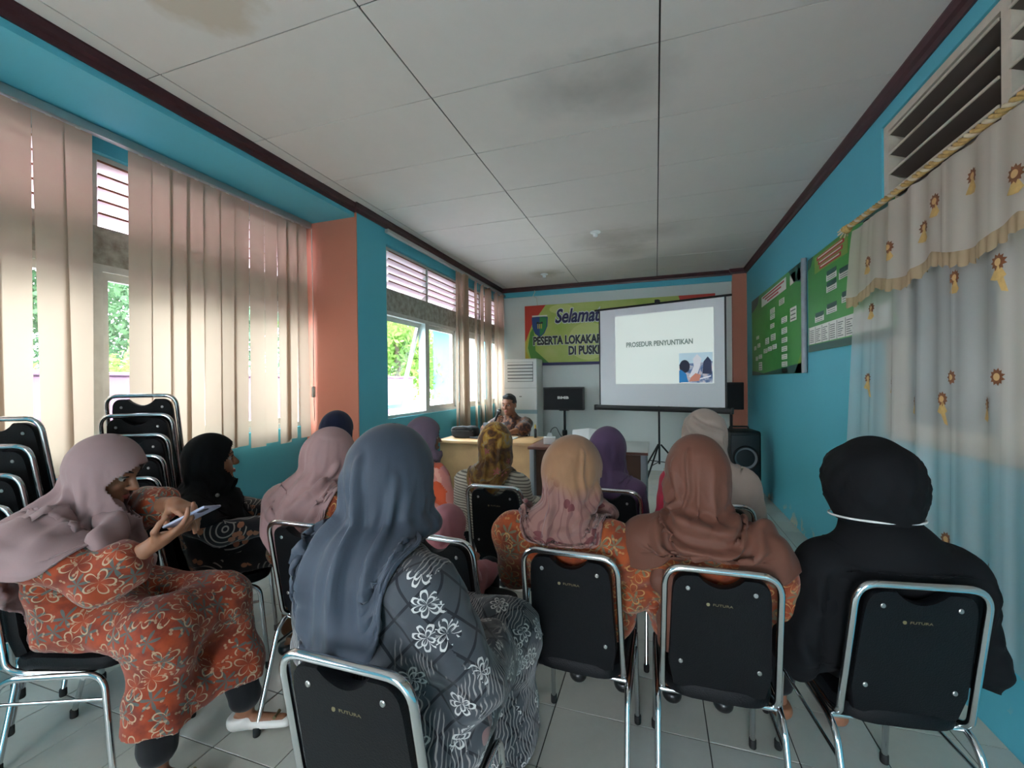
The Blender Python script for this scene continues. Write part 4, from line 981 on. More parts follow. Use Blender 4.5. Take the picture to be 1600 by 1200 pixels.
def crm(keys, n):
    """Catmull-Rom through key rows, n samples spaced by index"""
    K = np.array(keys, float); m = len(K); t = np.linspace(0, m-1, n); i = np.clip(t.astype(int), 0, m-2); f = (t-i)[:, None]
    p0 = K[np.maximum(i-1, 0)]; p1 = K[i]; p2 = K[i+1]; p3 = K[np.minimum(i+2, m-1)]
    return .5*(2*p1+(p2-p0)*f+(2*p0-5*p1+4*p2-p3)*f*f+(3*p1-3*p2+p3-p0)*f**3)
def scarf(name, keys, solid, m, parent, nu=96, nt=72, wide=1.12, steps=60, face=None, hem=None, waves=(), seed=0, pinrows=.30, grav=.0006, thick=.003, stretch=1.0, strokes=(), crumple=.0035):
    """keys rows: cx cy cz rx ryf ryb slope_y slope_x ; theta 0 = front, + = her left (-x)"""
    K = crm(keys, nt); th = np.linspace(0, 2*PI, nu, endpoint=False); R = np.random.default_rng(seed)
    c_, s_ = np.cos(th), np.sin(th); tt = np.linspace(0, 1, nt)
    ox = -K[:, 3:4]*s_; oy = np.where(c_ > 0, K[:, 4:5], K[:, 5:6])*c_
    f = np.clip((tt-.45)/.55, 0, 1)[:, None]; wv = 0
    for kq, a, ph in waves: wv = wv+a*np.sin(kq*th+ph+1.2*np.sin(tt*3+ph)[:, None])
    sc = 1+f*wv
    X = np.stack([K[:, 0:1]+ox*sc, K[:, 1:2]+oy*sc, K[:, 2:3]+K[:, 6:7]*oy+K[:, 7:8]*ox], -1)
    if hem is not None: X[..., 2] += hem(th)[None]*np.clip((tt-.5)/.5, 0, 1)[:, None]**1.3
    wd = 1+(wide-1)*np.clip((tt-.4)/.5, 0, 1); pin = np.clip((pinrows-tt)/.08, 0, 1)*.97
    if steps: X = drape(X, nu, nt, solid, wd, pin, steps, grav, seed=seed, stretch=stretch)
    # fine crumple along slanting creases
    N = np.cross(np.roll(X, -1, 1)-np.roll(X, 1, 1), np.gradient(X, axis=0)); N /= np.linalg.norm(N, axis=2, keepdims=True)+1e-9
    N *= np.sign(((X-K[:, None, 0:3])*N).sum(2, keepdims=True)+1e-9); cr = 0
    for q in range(6):
        n_ = R.integers(2, 9); b_ = R.uniform(-9, 9); s_ = np.sin(n_*th[None]+b_*tt[:, None]+R.uniform(0, 6.3)+1.5*np.sin(tt*R.uniform(3, 7)+R.uniform(0, 6))[:, None]); cr = cr+(1-np.abs(s_))**2*np.sign(R.uniform(-.4, 1))
    X = X+N*(crumple*cr*np.clip((tt-.22)/.3, 0, 1)[:, None])[..., None]
    # hand-drawn folds: (theta path, t path, width, height)
    if strokes:
        N = np.cross(np.roll(X, -1, 1)-np.roll(X, 1, 1), np.gradient(X, axis=0)); N /= np.linalg.norm(N, axis=2, keepdims=True)+1e-9
        cen = K[:, None, 0:3]; N *= np.sign(((X-cen)*N).sum(2, keepdims=True)+1e-9)
        for pts, wdt, amp in strokes:
            pts = np.array(pts, float); d = np.full((nt, nu), 9.)
            TT = np.repeat(tt[:, None], nu, 1); best = np.full((nt, nu), 9.); par = np.zeros((nt, nu))
            for q in range(len(pts)-1):
                a, b = pts[q], pts[q+1]; ab = (b-a)*np.array([.16, .5]); ap0 = (((th[None]-a[0]+PI) % (2*PI))-PI)*.16; ap1 = (TT-a[1])*.5
                L = ab@ab; u = np.clip((ap0*ab[0]+ap1*ab[1])/L, 0, 1); dd = np.hypot(ap0-u*ab[0], ap1-u*ab[1]); hit = dd < best; best = np.where(hit, dd, best); par = np.where(hit, (q+u)/(len(pts)-1), par)
            prof = np.exp(-(best/wdt)**2)-.45*np.exp(-((best-1.9*wdt)/wdt)**2)
            X = X+N*(2.1*amp*np.sin(PI*np.clip(par*.9+.05, 0, 1))**.6*prof)[..., None]
    he = np.clip((tt-.72)/.2, 0, 1)[:, None, None]*.5
    for q in range(5): X = X*(1-he)+(np.roll(X, 1, 1)+np.roll(X, -1, 1))*.5*he
    X = push_out(X, solid, .009); X = seat_clamp(X)
    idx = np.arange(nt*nu).reshape(nt, nu); F = np.stack([idx[:-1], np.roll(idx, -1, 1)[:-1], np.roll(idx, -1, 1)[1:], idx[1:]], -1).reshape(-1, 4)
    if face is not None:
        hc_, HR, rr, off = face
        cen = X.reshape(-1, 3)[F].mean(1); L = (cen-V3(*hc_))@HR
        keep = ~((L[:, 1] > .01) & ((L[:, 0]/rr[0])**2+((L[:, 2]-off)/rr[1])**2 < 1)); F = F[keep]
    Xf = X.reshape(-1, 3)
    uv = np.stack([np.broadcast_to((th*.16)[None], (nt, nu)), np.broadcast_to((tt*.75)[:, None], (nt, nu))], -1).reshape(-1, 2)
    me = np_mesh(name, Xf, F, uv=uv); o = link(name, me, m, parent)
    sm_ = o.modifiers.new('thickness', 'SOLIDIFY'); sm_.thickness = thick; sm_.offset = 1
    return o

# ---- hands: palm and five bent fingers
def hand(sol, wrist, fwd, nrm, side, curl, spread=.12, s=1., thumb=(.5, .5), mid_only=False):
    """fwd = wrist to knuckles, nrm = out of the back of the hand, side = towards the thumb"""
    w = V3(*wrist); f = V3(*fwd); f /= np.linalg.norm(f); n = V3(*nrm); n -= f*(n@f); n /= np.linalg.norm(n); t = V3(*side); t -= f*(t@f)+n*(t@n); t /= np.linalg.norm(t)
    sol.cap(w, w+f*.03*s, .022*s, .024*s, k=.015)
    for i, (off, ln) in enumerate(((.030, .092), (.010, .098), (-.010, .092), (-.028, .080))):
        kn = w+f*ln*s+t*off*s
        sol.cap(w+f*.015*s+t*off*.5*s, kn, .0145*s, .0115*s, k=.012)
        a = 0; p = kn; L = [(.042, .028, .022), (.046, .030, .024), (.042, .028, .023), (.034, .022, .020)][i]; r = [.0088, .0090, .0086, .0078][i]*s
        c = curl[i] if hasattr(curl, '__len__') else curl; d0 = f+t*(off*spread*30*.25)
        d0 = d0/np.linalg.norm(d0)
        for j in range(3):
            a += c*(.75, 1.05, .7)[j]; d = d0*math.cos(a)-n*math.sin(a); q = p+d*L[j]*s
            sol.cap(p, q, r*(1-.06*j), r*(.94-.07*j), k=.004); p = q
    b = w+f*.022*s+t*.022*s-n*.006*s; d1 = f*.62+t*.72-n*thumb[0]; d1 /= np.linalg.norm(d1); m1 = b+d1*.042*s
    d2 = f*.9+t*(.55-thumb[1])-n*thumb[0]*1.1; d2 /= np.linalg.norm(d2); m2 = m1+d2*.034*s; d3 = f*1.-n*thumb[0]*.9-t*thumb[1]*.5; d3 /= np.linalg.norm(d3)
    sol.cap(b, m1, .0145*s, .0115*s, k=.012); sol.cap(m1, m2, .0108*s, .0095*s, k=.004); sol.cap(m2, m2+d3*.026*s, .0095*s, .0078*s, k=.004)
def head_solid(sol, hc_, HR, s=1., k=.02):
    H = V3(*hc_)
    def T(x, y, z): return H+HR@(V3(x, y, z)*s)
    sol.ell(T(0, -.008, .025), V3(.074, .094, .098)*s, HR, k); sol.ell(T(0, .022, -.045), V3(.060, .066, .072)*s, HR, k)
    sol.ell(T(0, .076, .034), V3(.050, .014, .012)*s, HR, .015); sol.cap(T(0, .086, .016), T(0, .108, -.018), .0075*s, .0125*s, k=.012)
    for q in (-1, 1):
        sol.ell(T(q*.036, .058, -.022), V3(.026, .026, .022)*s, HR, .02); sol.ell(T(q*.011, .098, -.024), V3(.009, .009, .007)*s, HR, .008)
        sol.ell(T(q*.078, -.008, -.004), V3(.009, .02, .031)*s, HR, .008)
        sol.sub.append(('e', T(q*.032, .096, .012), V3(.017, .014, .011)*s, HR, 0, 0, .012))
    sol.cap(T(-.015, .086, -.050), T(.015, .086, -.050), .0065*s, k=.005); sol.cap(T(-.012, .085, -.0615), T(.012, .085, -.0615), .0075*s, k=.005)
    sol.ell(T(0, .074, -.090), V3(.022, .018, .016)*s, HR, .02)
    return T
# ================================================================== cloth and skin materials
def fabric(name, col, var=.12, rough=.85, sheen=.12, weave=900, bumpv=.12):
    if name in MATS: return MATS[name]
    m = mat(name, col, rough, sheen=sheen, spec=.2); g = NT(m); p = g.n['Principled BSDF']; co = g.coord()
    c = g.mix(g.noise(co, 14, 4, .6), tuple(x*(1-var) for x in col[:3])+(1,), tuple(min(1, x*(1+var*.6)) for x in col[:3])+(1,))
    g.l.new(c, p.inputs['Base Color'])
    b = g.node('ShaderNodeBump'); b.inputs['Strength'].default_value = bumpv; b.inputs['Distance'].default_value = .002
    g.l.new(g.noise(co, weave*.3, 2), b.inputs['Height']); g.l.new(b.outputs[0], p.inputs['Normal'])
    return m
def uvs(g, scale, off=(0, 0, 0)): return g.mapping(g.coord('UV'), (scale, scale, scale), (0, 0, 0), off)
def cell(g, vec, rnd=.85):
    v = g.node('ShaderNodeTexVoronoi', voronoi_dimensions='2D', feature='F1'); g.l.new(vec, v.inputs['Vector']); v.inputs['Scale'].default_value = 1; v.inputs['Randomness'].default_value = rnd
    d = g.vmath('SUBTRACT', vec, v.outputs['Position']); s = g.node('ShaderNodeSeparateXYZ'); g.l.new(d, s.inputs[0])
    c = g.node('ShaderNodeSeparateColor'); g.l.new(v.outputs['Color'], c.inputs[0])
    r = g.math('SQRT', g.math('ADD', g.math('MULTIPLY', s.outputs[0], s.outputs[0]), g.math('MULTIPLY', s.outputs[1], s.outputs[1])))
    a = g.math('ADD', g.math('ARCTAN2', s.outputs[1], s.outputs[0]), g.math('MULTIPLY', c.outputs[0], 6.28))
    return r, a, c.outputs[1], c.outputs[2]
def petals(g, r, a, n, R, w=None, sharp=1.):
    e = g.math('MULTIPLY', g.math('POWER', g.math('ABSOLUTE', g.math('COSINE', g.math('MULTIPLY', a, n/2))), sharp), R)
    if w is None: return g.math('LESS_THAN', r, e)
    return g.math('MULTIPLY', g.math('LESS_THAN', g.math('ABSOLUTE', g.math('SUBTRACT', r, e)), w), g.math('LESS_THAN', r, R*1.05))
def print_mat(name, build, rough=.8, sheen=.2):
    m = mat(name, (.5, .5, .5, 1), rough, sheen=sheen, spec=.2); g = NT(m); p = g.n['Principled BSDF']; g.l.new(build(g), p.inputs['Base Color'])
    b = g.node('ShaderNodeBump'); b.inputs['Strength'].default_value = .1; b.inputs['Distance'].default_value = .002
    g.l.new(g.noise(g.coord(), 260, 2), b.inputs['Height']); g.l.new(b.outputs[0], p.inputs['Normal']); return m
def b_batik(base, base2, cream, teal, sc=7.5):
    def f(g):
        uv = uvs(g, sc); n = g.noise(g.coord('UV'), 16, 4)
        c = g.mix(g.ramp(n, [(.38, (0, 0, 0, 1)), (.62, (1, 1, 1, 1))]), base, base2)
        r, a, q, s = cell(g, uvs(g, sc*1.15, (.4, .7, 0)), .75)
        c = g.mix(g.math('MULTIPLY', petals(g, r, a, 6, .40, None, 2.2), .85), c, teal)
        r, a, q, s = cell(g, uv, .7)
        c = g.mix(g.math('MULTIPLY', petals(g, r, a, 5, .42, .028, .6), .9), c, cream)
        r, a, q, s = cell(g, uvs(g, sc*2.2, (.2, .1, 0)), 1.); c = g.mix(g.math('MULTIPLY', petals(g, r, a, 2, .22, None, 2), .55), c, cream)
        return c
    return f
M_batik_red = print_mat('orange_red_flower_batik', b_batik(rgb(150, 62, 32), rgb(112, 44, 28), rgb(172, 150, 122), rgb(72, 90, 86), 10.5))
M_batik_or = print_mat('orange_flower_batik', b_batik(rgb(150, 68, 30), rgb(110, 46, 26), rgb(170, 128, 80), rgb(96, 96, 76), 11))
def b_grey(g):
    uv = g.coord('UV')
    def lines(rotz, sc, w):
        s = g.node('ShaderNodeSeparateXYZ'); g.l.new(g.mapping(uv, (sc, sc, 1), (0, 0, rotz)), s.inputs[0])
        return g.math('LESS_THAN', g.math('ABSOLUTE', g.math('SUBTRACT', g.math('FRACT', s.outputs[0]), .5)), w)
    c = g.mix(g.noise(uv, 8, 3), rgb(48, 51, 56), rgb(70, 74, 79))
    c = g.mix(g.math('MAXIMUM', lines(.75, 17, .05), lines(-.7, 17, .05)), c, rgb(26, 28, 34))
    s = g.node('ShaderNodeSeparateXYZ'); g.l.new(uv, s.inputs[0])
    band = g.ramp(g.math('SUBTRACT', g.math('ADD', g.math('MULTIPLY', s.outputs[1], -1.6), g.math('MULTIPLY', g.noise(uv, 7, 2), .55)), -1.02), [(.0, (0, 0, 0, 1)), (.06, (1, 1, 1, 1))])
    wv = g.node('ShaderNodeTexWave'); wv.wave_type = 'BANDS'; wv.inputs['Scale'].default_value = 34; wv.inputs['Distortion'].default_value = 11; wv.inputs['Detail'].default_value = 1.5; wv.inputs['Detail Scale'].default_value = .55; g.l.new(uv, wv.inputs[0])
    lw = g.math('MULTIPLY', g.math('GREATER_THAN', wv.outputs[1], .82), g.ramp(g.noise(uv, 9, 2), [(.46, (0, 0, 0, 1)), (.50, (1, 1, 1, 1))]))
    c = g.mix(g.math('MULTIPLY', g.math('MULTIPLY', lw, band), .75), c, rgb(158, 152, 148))
    r, a, q, t = cell(g, uvs(g, 12.5), .8)
    mot = g.math('MAXIMUM', petals(g, r, a, 7, .36, .04, .5), petals(g, r, a, 4, .22, .03, 1.))
    c = g.mix(g.math('MULTIPLY', g.math('MULTIPLY', mot, g.math('GREATER_THAN', q, .35)), .9), c, rgb(190, 188, 184))
    r2, a2, q2, t2 = cell(g, uvs(g, 6, (.3, .2, 0)), .8)
    c = g.mix(g.math('MULTIPLY', g.math('MULTIPLY', petals(g, r2, a2, 2, .22, None, 1.2), g.math('GREATER_THAN', q2, .86)), .7), c, rgb(150, 112, 108))
    return c
M_greybatik = print_mat('grey_white_line_batik', b_grey)
def b_blackbatik(g):
    r, a, q, t = cell(g, uvs(g, 5.2), .9)
    c = g.mix(g.noise(g.coord('UV'), 6, 2), rgb(18, 18, 22), rgb(30, 28, 32))
    ring = g.math('LESS_THAN', g.math('ABSOLUTE', g.math('SUBTRACT', g.math('FRACT', g.math('MULTIPLY', r, 8.5)), .5)), .13)
    c = g.mix(g.math('MULTIPLY', g.math('MULTIPLY', ring, g.math('GREATER_THAN', q, .45)), .8), c, rgb(150, 144, 136))
    r, a, q, t = cell(g, uvs(g, 17), .9)
    c = g.mix(g.math('MULTIPLY', petals(g, r, a, 2, .42, None, .8), g.math('GREATER_THAN', q, .6)), c, rgb(146, 96, 70))
    return c
M_blackbatik = print_mat('black_line_batik', b_blackbatik)
def b_mustard(g):
    uv = g.coord('UV'); n = g.noise(uv, 10, 3, .5, 1.2)
    c = g.ramp(n, [(.28, rgb(66, 44, 30)), (.42, rgb(104, 66, 34)), (.52, rgb(158, 114, 42)), (.62, rgb(188, 150, 70)), (.72, rgb(140, 142, 150))], 'LINEAR')
    s = g.node('ShaderNodeSeparateXYZ'); g.l.new(uv, s.inputs[0])
    dk = g.ramp(s.outputs[1], [(.2, (0, 0, 0, 1)), (.42, (1, 1, 1, 1))])
    c = g.mix(g.math('MULTIPLY', dk, .6), c, rgb(74, 48, 30))
    r, a, q, t = cell(g, uvs(g, 14), 1.); c = g.mix(g.math('MULTIPLY', petals(g, r, a, 5, .4), g.math('GREATER_THAN', q, .78)), c, rgb(150, 84, 84)); return c
M_mustard = print_mat('mustard_brown_blotch_print', b_mustard, .55)
def b_beige(g):
    uv = g.coord('UV'); s = g.node('ShaderNodeSeparateXYZ'); g.l.new(uv, s.inputs[0])
    low = g.ramp(g.math('ADD', s.outputs[1], g.math('MULTIPLY', g.noise(uv, 5, 2), .08)), [(.33, (0, 0, 0, 1)), (.39, (1, 1, 1, 1))])
    c = g.mix(g.noise(uv, 12, 3), rgb(140, 104, 76), rgb(122, 88, 64)); c2 = g.mix(g.noise(uv, 9, 3), rgb(120, 86, 80), rgb(134, 98, 90))
    wv = g.node('ShaderNodeTexWave'); wv.inputs['Scale'].default_value = 9; wv.inputs['Distortion'].default_value = 9; wv.inputs['Detail'].default_value = 1; g.l.new(uv, wv.inputs[0])
    c2 = g.mix(g.math('MULTIPLY', g.math('GREATER_THAN', wv.outputs[1], .86), .55), c2, rgb(92, 56, 58))
    r, a, q, t = cell(g, uvs(g, 13), 1.); c2 = g.mix(g.math('MULTIPLY', petals(g, r, a, 2, .40, None, .5), g.math('GREATER_THAN', q, .62)), c2, rgb(92, 48, 50))
    return g.mix(low, c, c2)
M_beige = print_mat('beige_scarf_with_wine_print_border', b_beige)
def b_floral(g):
    v = g.node('ShaderNodeTexVoronoi', voronoi_dimensions='2D'); g.l.new(uvs(g, 9), v.inputs['Vector']); v.inputs['Scale'].default_value = 1
    s = g.node('ShaderNodeSeparateColor'); g.l.new(v.outputs['Color'], s.inputs[0])
    return g.ramp(s.outputs[0], [(0, rgb(196, 128, 118)), (.3, rgb(206, 150, 134)), (.5, rgb(198, 84, 50)), (.66, rgb(206, 190, 172)), (.85, rgb(186, 120, 116))], 'CONSTANT')
M_floral = print_mat('pink_orange_patch_print', b_floral)
def b_stripe(g):
    s = g.node('ShaderNodeSeparateXYZ'); g.l.new(g.coord('Object'), s.inputs[0])
    return g.mix(g.math('LESS_THAN', g.math('FRACT', g.math('MULTIPLY', g.math('ADD', s.outputs[2], g.math('MULTIPLY', s.outputs[0], .12)), 62)), .42), rgb(186, 176, 158), rgb(112, 104, 96))
M_stripe = print_mat('cream_striped_knit', b_stripe)
def b_man(g):
    n = g.noise(g.coord('UV'), 22, 3, .6, .6); return g.ramp(n, [(.36, rgb(34, 20, 18)), (.5, rgb(66, 36, 26)), (.62, rgb(124, 76, 42)), (.7, rgb(46, 26, 22))])
M_manbatik = print_mat('brown_gold_batik', b_man, .6)
def skin_mat(name, c, c2):
    m = mat(name, c, .5, spec=.35); g = NT(m); p = g.n['Principled BSDF']
    g.l.new(g.mix(g.noise(g.coord(), 18, 4), c, c2), p.inputs['Base Color']); p.inputs['Subsurface Weight'].default_value = .12; p.inputs['Subsurface Radius'].default_value = (.01, .004, .002); return m
M_skin = skin_mat('warm_brown_skin', rgb(150, 104, 78), rgb(128, 84, 62)); M_skin2 = skin_mat('light_brown_skin', rgb(150, 104, 80), rgb(128, 84, 62))
M_lip = mat('lip_colour', rgb(150, 72, 66), .45); M_eyew = mat('eye_white', rgb(176, 166, 156), .3); M_iris = mat('dark_iris', rgb(28, 20, 16), .2); M_brow = mat('dark_brow_hair', rgb(34, 26, 24), .8); M_hair = mat('black_hair', rgb(20, 18, 18), .55, bump=.5, bscale=180)
F_mauve = fabric('dusty_mauve_crepe', rgb(146, 120, 119)); F_pink = fabric('dusty_rose_crepe', rgb(156, 124, 122)); F_grey = fabric('slate_grey_satin', rgb(58, 65, 76), .06, .55, .12)
F_black = fabric('black_crepe', rgb(9, 10, 13), sheen=.0); F_navy = fabric('navy_jersey', rgb(26, 30, 52)); F_brown = fabric('cocoa_brown_satin', rgb(98, 62, 50), .1, .6, .04); F_purple = fabric('muted_purple_chiffon', rgb(90, 70, 98)); F_plum = fabric('greyish_plum_crepe', rgb(98, 84, 98))
F_cream = fabric('greige_chiffon', rgb(150, 134, 124)); F_rose = fabric('rose_pink_jersey', rgb(170, 110, 116)); F_crim = fabric('crimson_cotton', rgb(158, 40, 62)); F_blackt = fabric('black_cotton_trousers', rgb(20, 20, 23)); F_brownsk = fabric('brown_cotton_skirt', rgb(110, 68, 42))
M_shoew = mat('white_leather_shoe', rgb(206, 200, 192), .4); M_shoeb = mat('black_leather_shoe', rgb(20, 20, 22), .35); M_strap = mat('navy_strap', rgb(38, 40, 58), .7)

# ================================================================== people
BACKPLANE = ((0, -.982, -.187), (0, -.108, .44))
def person(key, label, head, look=(0, 0, 0), s=1., hf=.011, hb=.014, arms=None, twist=0., hip=(0, .015), legs=None, top=None, top_wr=.004, sleeve=None, low=None, shoe=None, skin=None,
           hem=None, body_extra=None, loc=None, hands=None, belly=1., shdrop=.05, shw=.165, nobase=False, lap=1.):
    x, y, a = CH[key] if loc is None else loc
    t = thing('person', label, 'person', (x, y, 0), a)
    HR = rot(*look); H = V3(*head); skin = skin or M_skin
    N = H+HR@V3(0, -.03, -.115)*s; NB = N+V3(0, -.025, -.055)*s
    tw = np.array(Matrix.Rotation(twist, 3, 'Z')); PV = V3(hip[0], hip[1], .475+.10*s)
    SH = {q: NB+tw@V3(q*shw, .0, -shdrop)*s for q in (-1, 1)}
    mid = (PV+NB)/2+V3(0, -.015, .0)
    J = dict(H=H, HR=HR, N=N, NB=NB, SH=SH, PV=PV, mid=mid)
    kn = {q: V3(hip[0]+q*.10*s, hip[1]+.40*s, .475+.07*s) for q in (-1, 1)}; an = {q: V3(hip[0]+q*.10*s, hip[1]+.40*s, .09) for q in (-1, 1)}
    if legs:
        for q in legs: kn[q], an[q] = V3(*legs[q][0]), V3(*legs[q][1])
    el = {}; wr = {}
    for q in (-1, 1):
        if arms and q in arms: el[q], wr[q] = V3(*arms[q][0]), V3(*arms[q][1])
        else: el[q] = SH[q]+V3(q*.05, .04, -.25)*s; wr[q] = V3(hip[0]+q*.07*s, hip[1]+.22*s, .475+.16*s)
    J.update(kn=kn, an=an, el=el, wr=wr)
    B = Solid(.03); T = head_solid(B, H, HR, s); J['T'] = T
    B.cap(H+HR@V3(0, -.02, -.05)*s, NB, .050*s, .058*s, k=.03); B.chain([NB+V3(0, 0, -.03)*s, mid, PV], [.105*s, .10*s, .12*s], (1, .75, 1))
    B.cap(SH[-1], SH[1], .05*s)
    for q in (-1, 1):
        B.cap(SH[q], el[q], .044*s, .036*s, k=.02); B.cap(el[q], wr[q], .036*s, .024*s, k=.012)
        B.cap(PV+V3(q*.07*s, 0, -.02), kn[q], .075*s, .055*s); B.cap(kn[q], an[q], .052*s, .034*s)
        fd = an[q]-kn[q]; B.cap(an[q]+V3(0, -.02, -.045)*s, an[q]+V3(q*.015, .14, -.062)*s, .028*s, .022*s, k=.02)
        hs = (hands or {}).get(q)
        if hs: hand(B, wr[q], *hs[:4], s=s*.95, thumb=hs[4] if len(hs) > 4 else (.5, .5))
        else:
            d = wr[q]-el[q]; d = d/np.linalg.norm(d); hand(B, wr[q], d+V3(0, .3, -.15), (0, -.1, 1), (-q, .2, 0), (.35, .4, .45, .5), s=s*.95)
    if body_extra: body_extra(B, J)
    B.cut.append(BACKPLANE)
    vv, ff = B.mesh(hb); bo = link('body', np_mesh('body', vv, ff), skin, t)
    # the face
    for q in (-1, 1):
        e = T(q*.032, .0705, .011); R_ = HR
        def sph(r, c, fl=1.):
            mb = MB(); vs = []; n = 10; 
            for i in range(n+1):
                for k in range(14):
                    p = i*PI/n; u = 2*PI*k/14; vs.append(V3(*c)+R_@(V3(r*math.sin(p)*math.cos(u), r*fl*math.cos(p), r*math.sin(p)*math.sin(u))*s))
            mb.add(vs, [(i*14+k, i*14+(k+1) % 14, (i+1)*14+(k+1) % 14, (i+1)*14+k) for i in range(n) for k in range(14)]); return mb
        ey = obj('eye', sph(.0125, e), M_eyew, bo, 80); obj('iris', sph(.0062, T(q*.032, .0818, .008), .35), M_iris, ey, 80)
        obj('brow', MB().tube([T(q*.015, .0905, .034), T(q*.032, .087, .040), T(q*.050, .074, .035)], [.002, .0034, .0015], 6), M_brow, bo, 80)
        obj('lash_line', MB().tube([T(q*.017, .084, .0175), T(q*.032, .0885, .0215), T(q*.047, .079, .0165)], [.001, .0022, .001], 6), M_brow, bo, 80)
    obj('lips', MB().tube([T(-.019, .0855, -.0555), T(-.008, .0945, -.0535), T(0, .096, -.055), T(.008, .0945, -.0535), T(.019, .0855, -.0555)], [.002, .005, .0055, .005, .002], 8)
        .tube([T(-.016, .0865, -.0575), T(0, .0955, -.0625), T(.016, .0865, -.0575)], [.002, .0062, .002], 8), M_lip, bo, 80)
    # clothes
    C = Solid(.05); C.chain([NB+V3(0, .0, -.06)*s, mid, PV+V3(0, 0, -.02)], [.135*s*belly, .15*s*belly, .175*s*belly], (1, .74, 1)); C.cap(SH[-1]*.95+NB*.05, SH[1]*.95+NB*.05, .062*s)
    C.cap(NB+V3(0, 0, .0), N, .066*s, .056*s, k=.03)
    J['C'] = C
    slv = sleeve or {}
    for q in (-1, 1):
        f1, r0, r1, r2 = slv.get(q, slv.get(0, (.85, .066, .056, .048)))
        C.cap(SH[q], el[q], r0*s, r1*s, k=.035); C.cap(el[q], el[q]+(wr[q]-el[q])*f1, r1*s, r2*s, k=.02)
        C.cap(PV+V3(q*.075*s, 0, -.01), kn[q], .098*s*lap, .08*s*lap, k=.06)
    if hem:
        for q in (-1, 1): C.cap(kn[q], kn[q]+(an[q]-kn[q])*hem, .08*s*lap, .085*s*lap, k=.07)
        C.cap(kn[-1], kn[1], .08*s*lap, k=.07); C.cap(kn[-1]+(an[-1]-kn[-1])*hem*.9, kn[1]+(an[1]-kn[1])*hem*.9, .075*s*lap, k=.07)
    C.notch.append((9, .478) if not hem else (.275, .478))
    C.cut.append(BACKPLANE)
    if hem: C.cut.append(((0, 0, -1), (0, 0, kn[1][2]+(an[1][2]-kn[1][2])*hem)))
    n1 = sinnoise(hash_(key), 42, top_wr); n2 = sinnoise(hash_(key)+5, 95, top_wr*.4); C.wr = lambda P: n1(P)+n2(P)
    vv, ff = C.mesh(hf); tp = link('top', np_mesh('top', vv, ff, True), top or F_black, t)
    L = Solid(.03)
    for q in (-1, 1):
        L.cap(PV+V3(q*.075*s, .05, -.02), kn[q], .08*s, .07*s); L.cap(kn[q], an[q]+V3(0, 0, .05)*s, .068*s, .058*s)
    L.cut.append(BACKPLANE)
    L.wr = sinnoise(hash_(key)+9, 50, .003)
    vv, ff = L.mesh(max(hf, .012)); link('trousers', np_mesh('trousers', vv, ff, True), low or F_blackt, t)
    for q in (-1, 1):
        S_ = Solid(.02); f0 = an[q]+V3(0, -.03, -.055)*s; S_.cap(f0, an[q]+V3(q*.012, .155, -.066)*s, .034*s, .024*s, (1, 1, .8)); S_.cap(f0+V3(0, 0, .01), f0+V3(0, .02, .02), .036*s)
        zf = f0[2]-.034*s; S_.cut.append(((0, 0, -1), (0, 0, max(.001, min(.03, zf+.01))))); S_.cut.append(((0, -.12, 1), (0, f0[1]+.0, an[q][2]-.028*s)))
        vv, ff = S_.mesh(.007); link('shoe', np_mesh('shoe', vv, ff), shoe or M_shoeb, t)
    Hs = Solid(.03); Hs.p = list(B.p[:2])+[p for p in C.p]; Hs.ell(H+HR@V3(0, -.005, .01)*s, V3(.085, .104, .108)*s, HR, .03); J['drape_on'] = Hs
    return t, J, C, B
def hash_(k): return sum(ord(c)*(i+1) for i, c in enumerate(k))
def hood_keys(J, s=1., brim=.0, puff=1., cape=(), look=(0, 0, 0), nape=.125, neck=.118):
    H, HR, NB = J['H'], J['HR'], J['NB']; sl = -math.sin(look[1]); sx = -math.sin(look[2])
    def k(o, rx, rf, rb, f=1.): c = H+HR@V3(*o)*s; return [c[0], c[1], c[2], rx*s*puff, rf*s*puff, rb*s*puff, sl*f, sx*f]
    K = [k((0, -.01, .131), .004, .004, .004), k((0, -.008, .118), .045, .05, .055), k((0, -.006, .085), .078, .09+brim*.6, .095), k((0, -.004, .035), .094, .108+brim, .112), k((0, -.002, -.03), .096, .104+brim*.5, .112), k((0, -.004, -.088), .099, .095, .112, .8)]
    c = NB+V3(0, .012, .035)*s; K.append([c[0], c[1], c[2], neck*s, .09*s, nape*s, sl*.55, 0])
    for dx, dy, dz, rx, rf, rb, *r in cape:
        c = NB+V3(dx, dy, dz); K.append([c[0], c[1], c[2], rx, rf, rb, r[0] if r else 0, r[1] if len(r) > 1 else 0])
    return K
def face_cut(J, s=1., rr=(.086, .096), off=-.010): return (J['H'], J['HR'], (rr[0]*s, rr[1]*s), off*s)
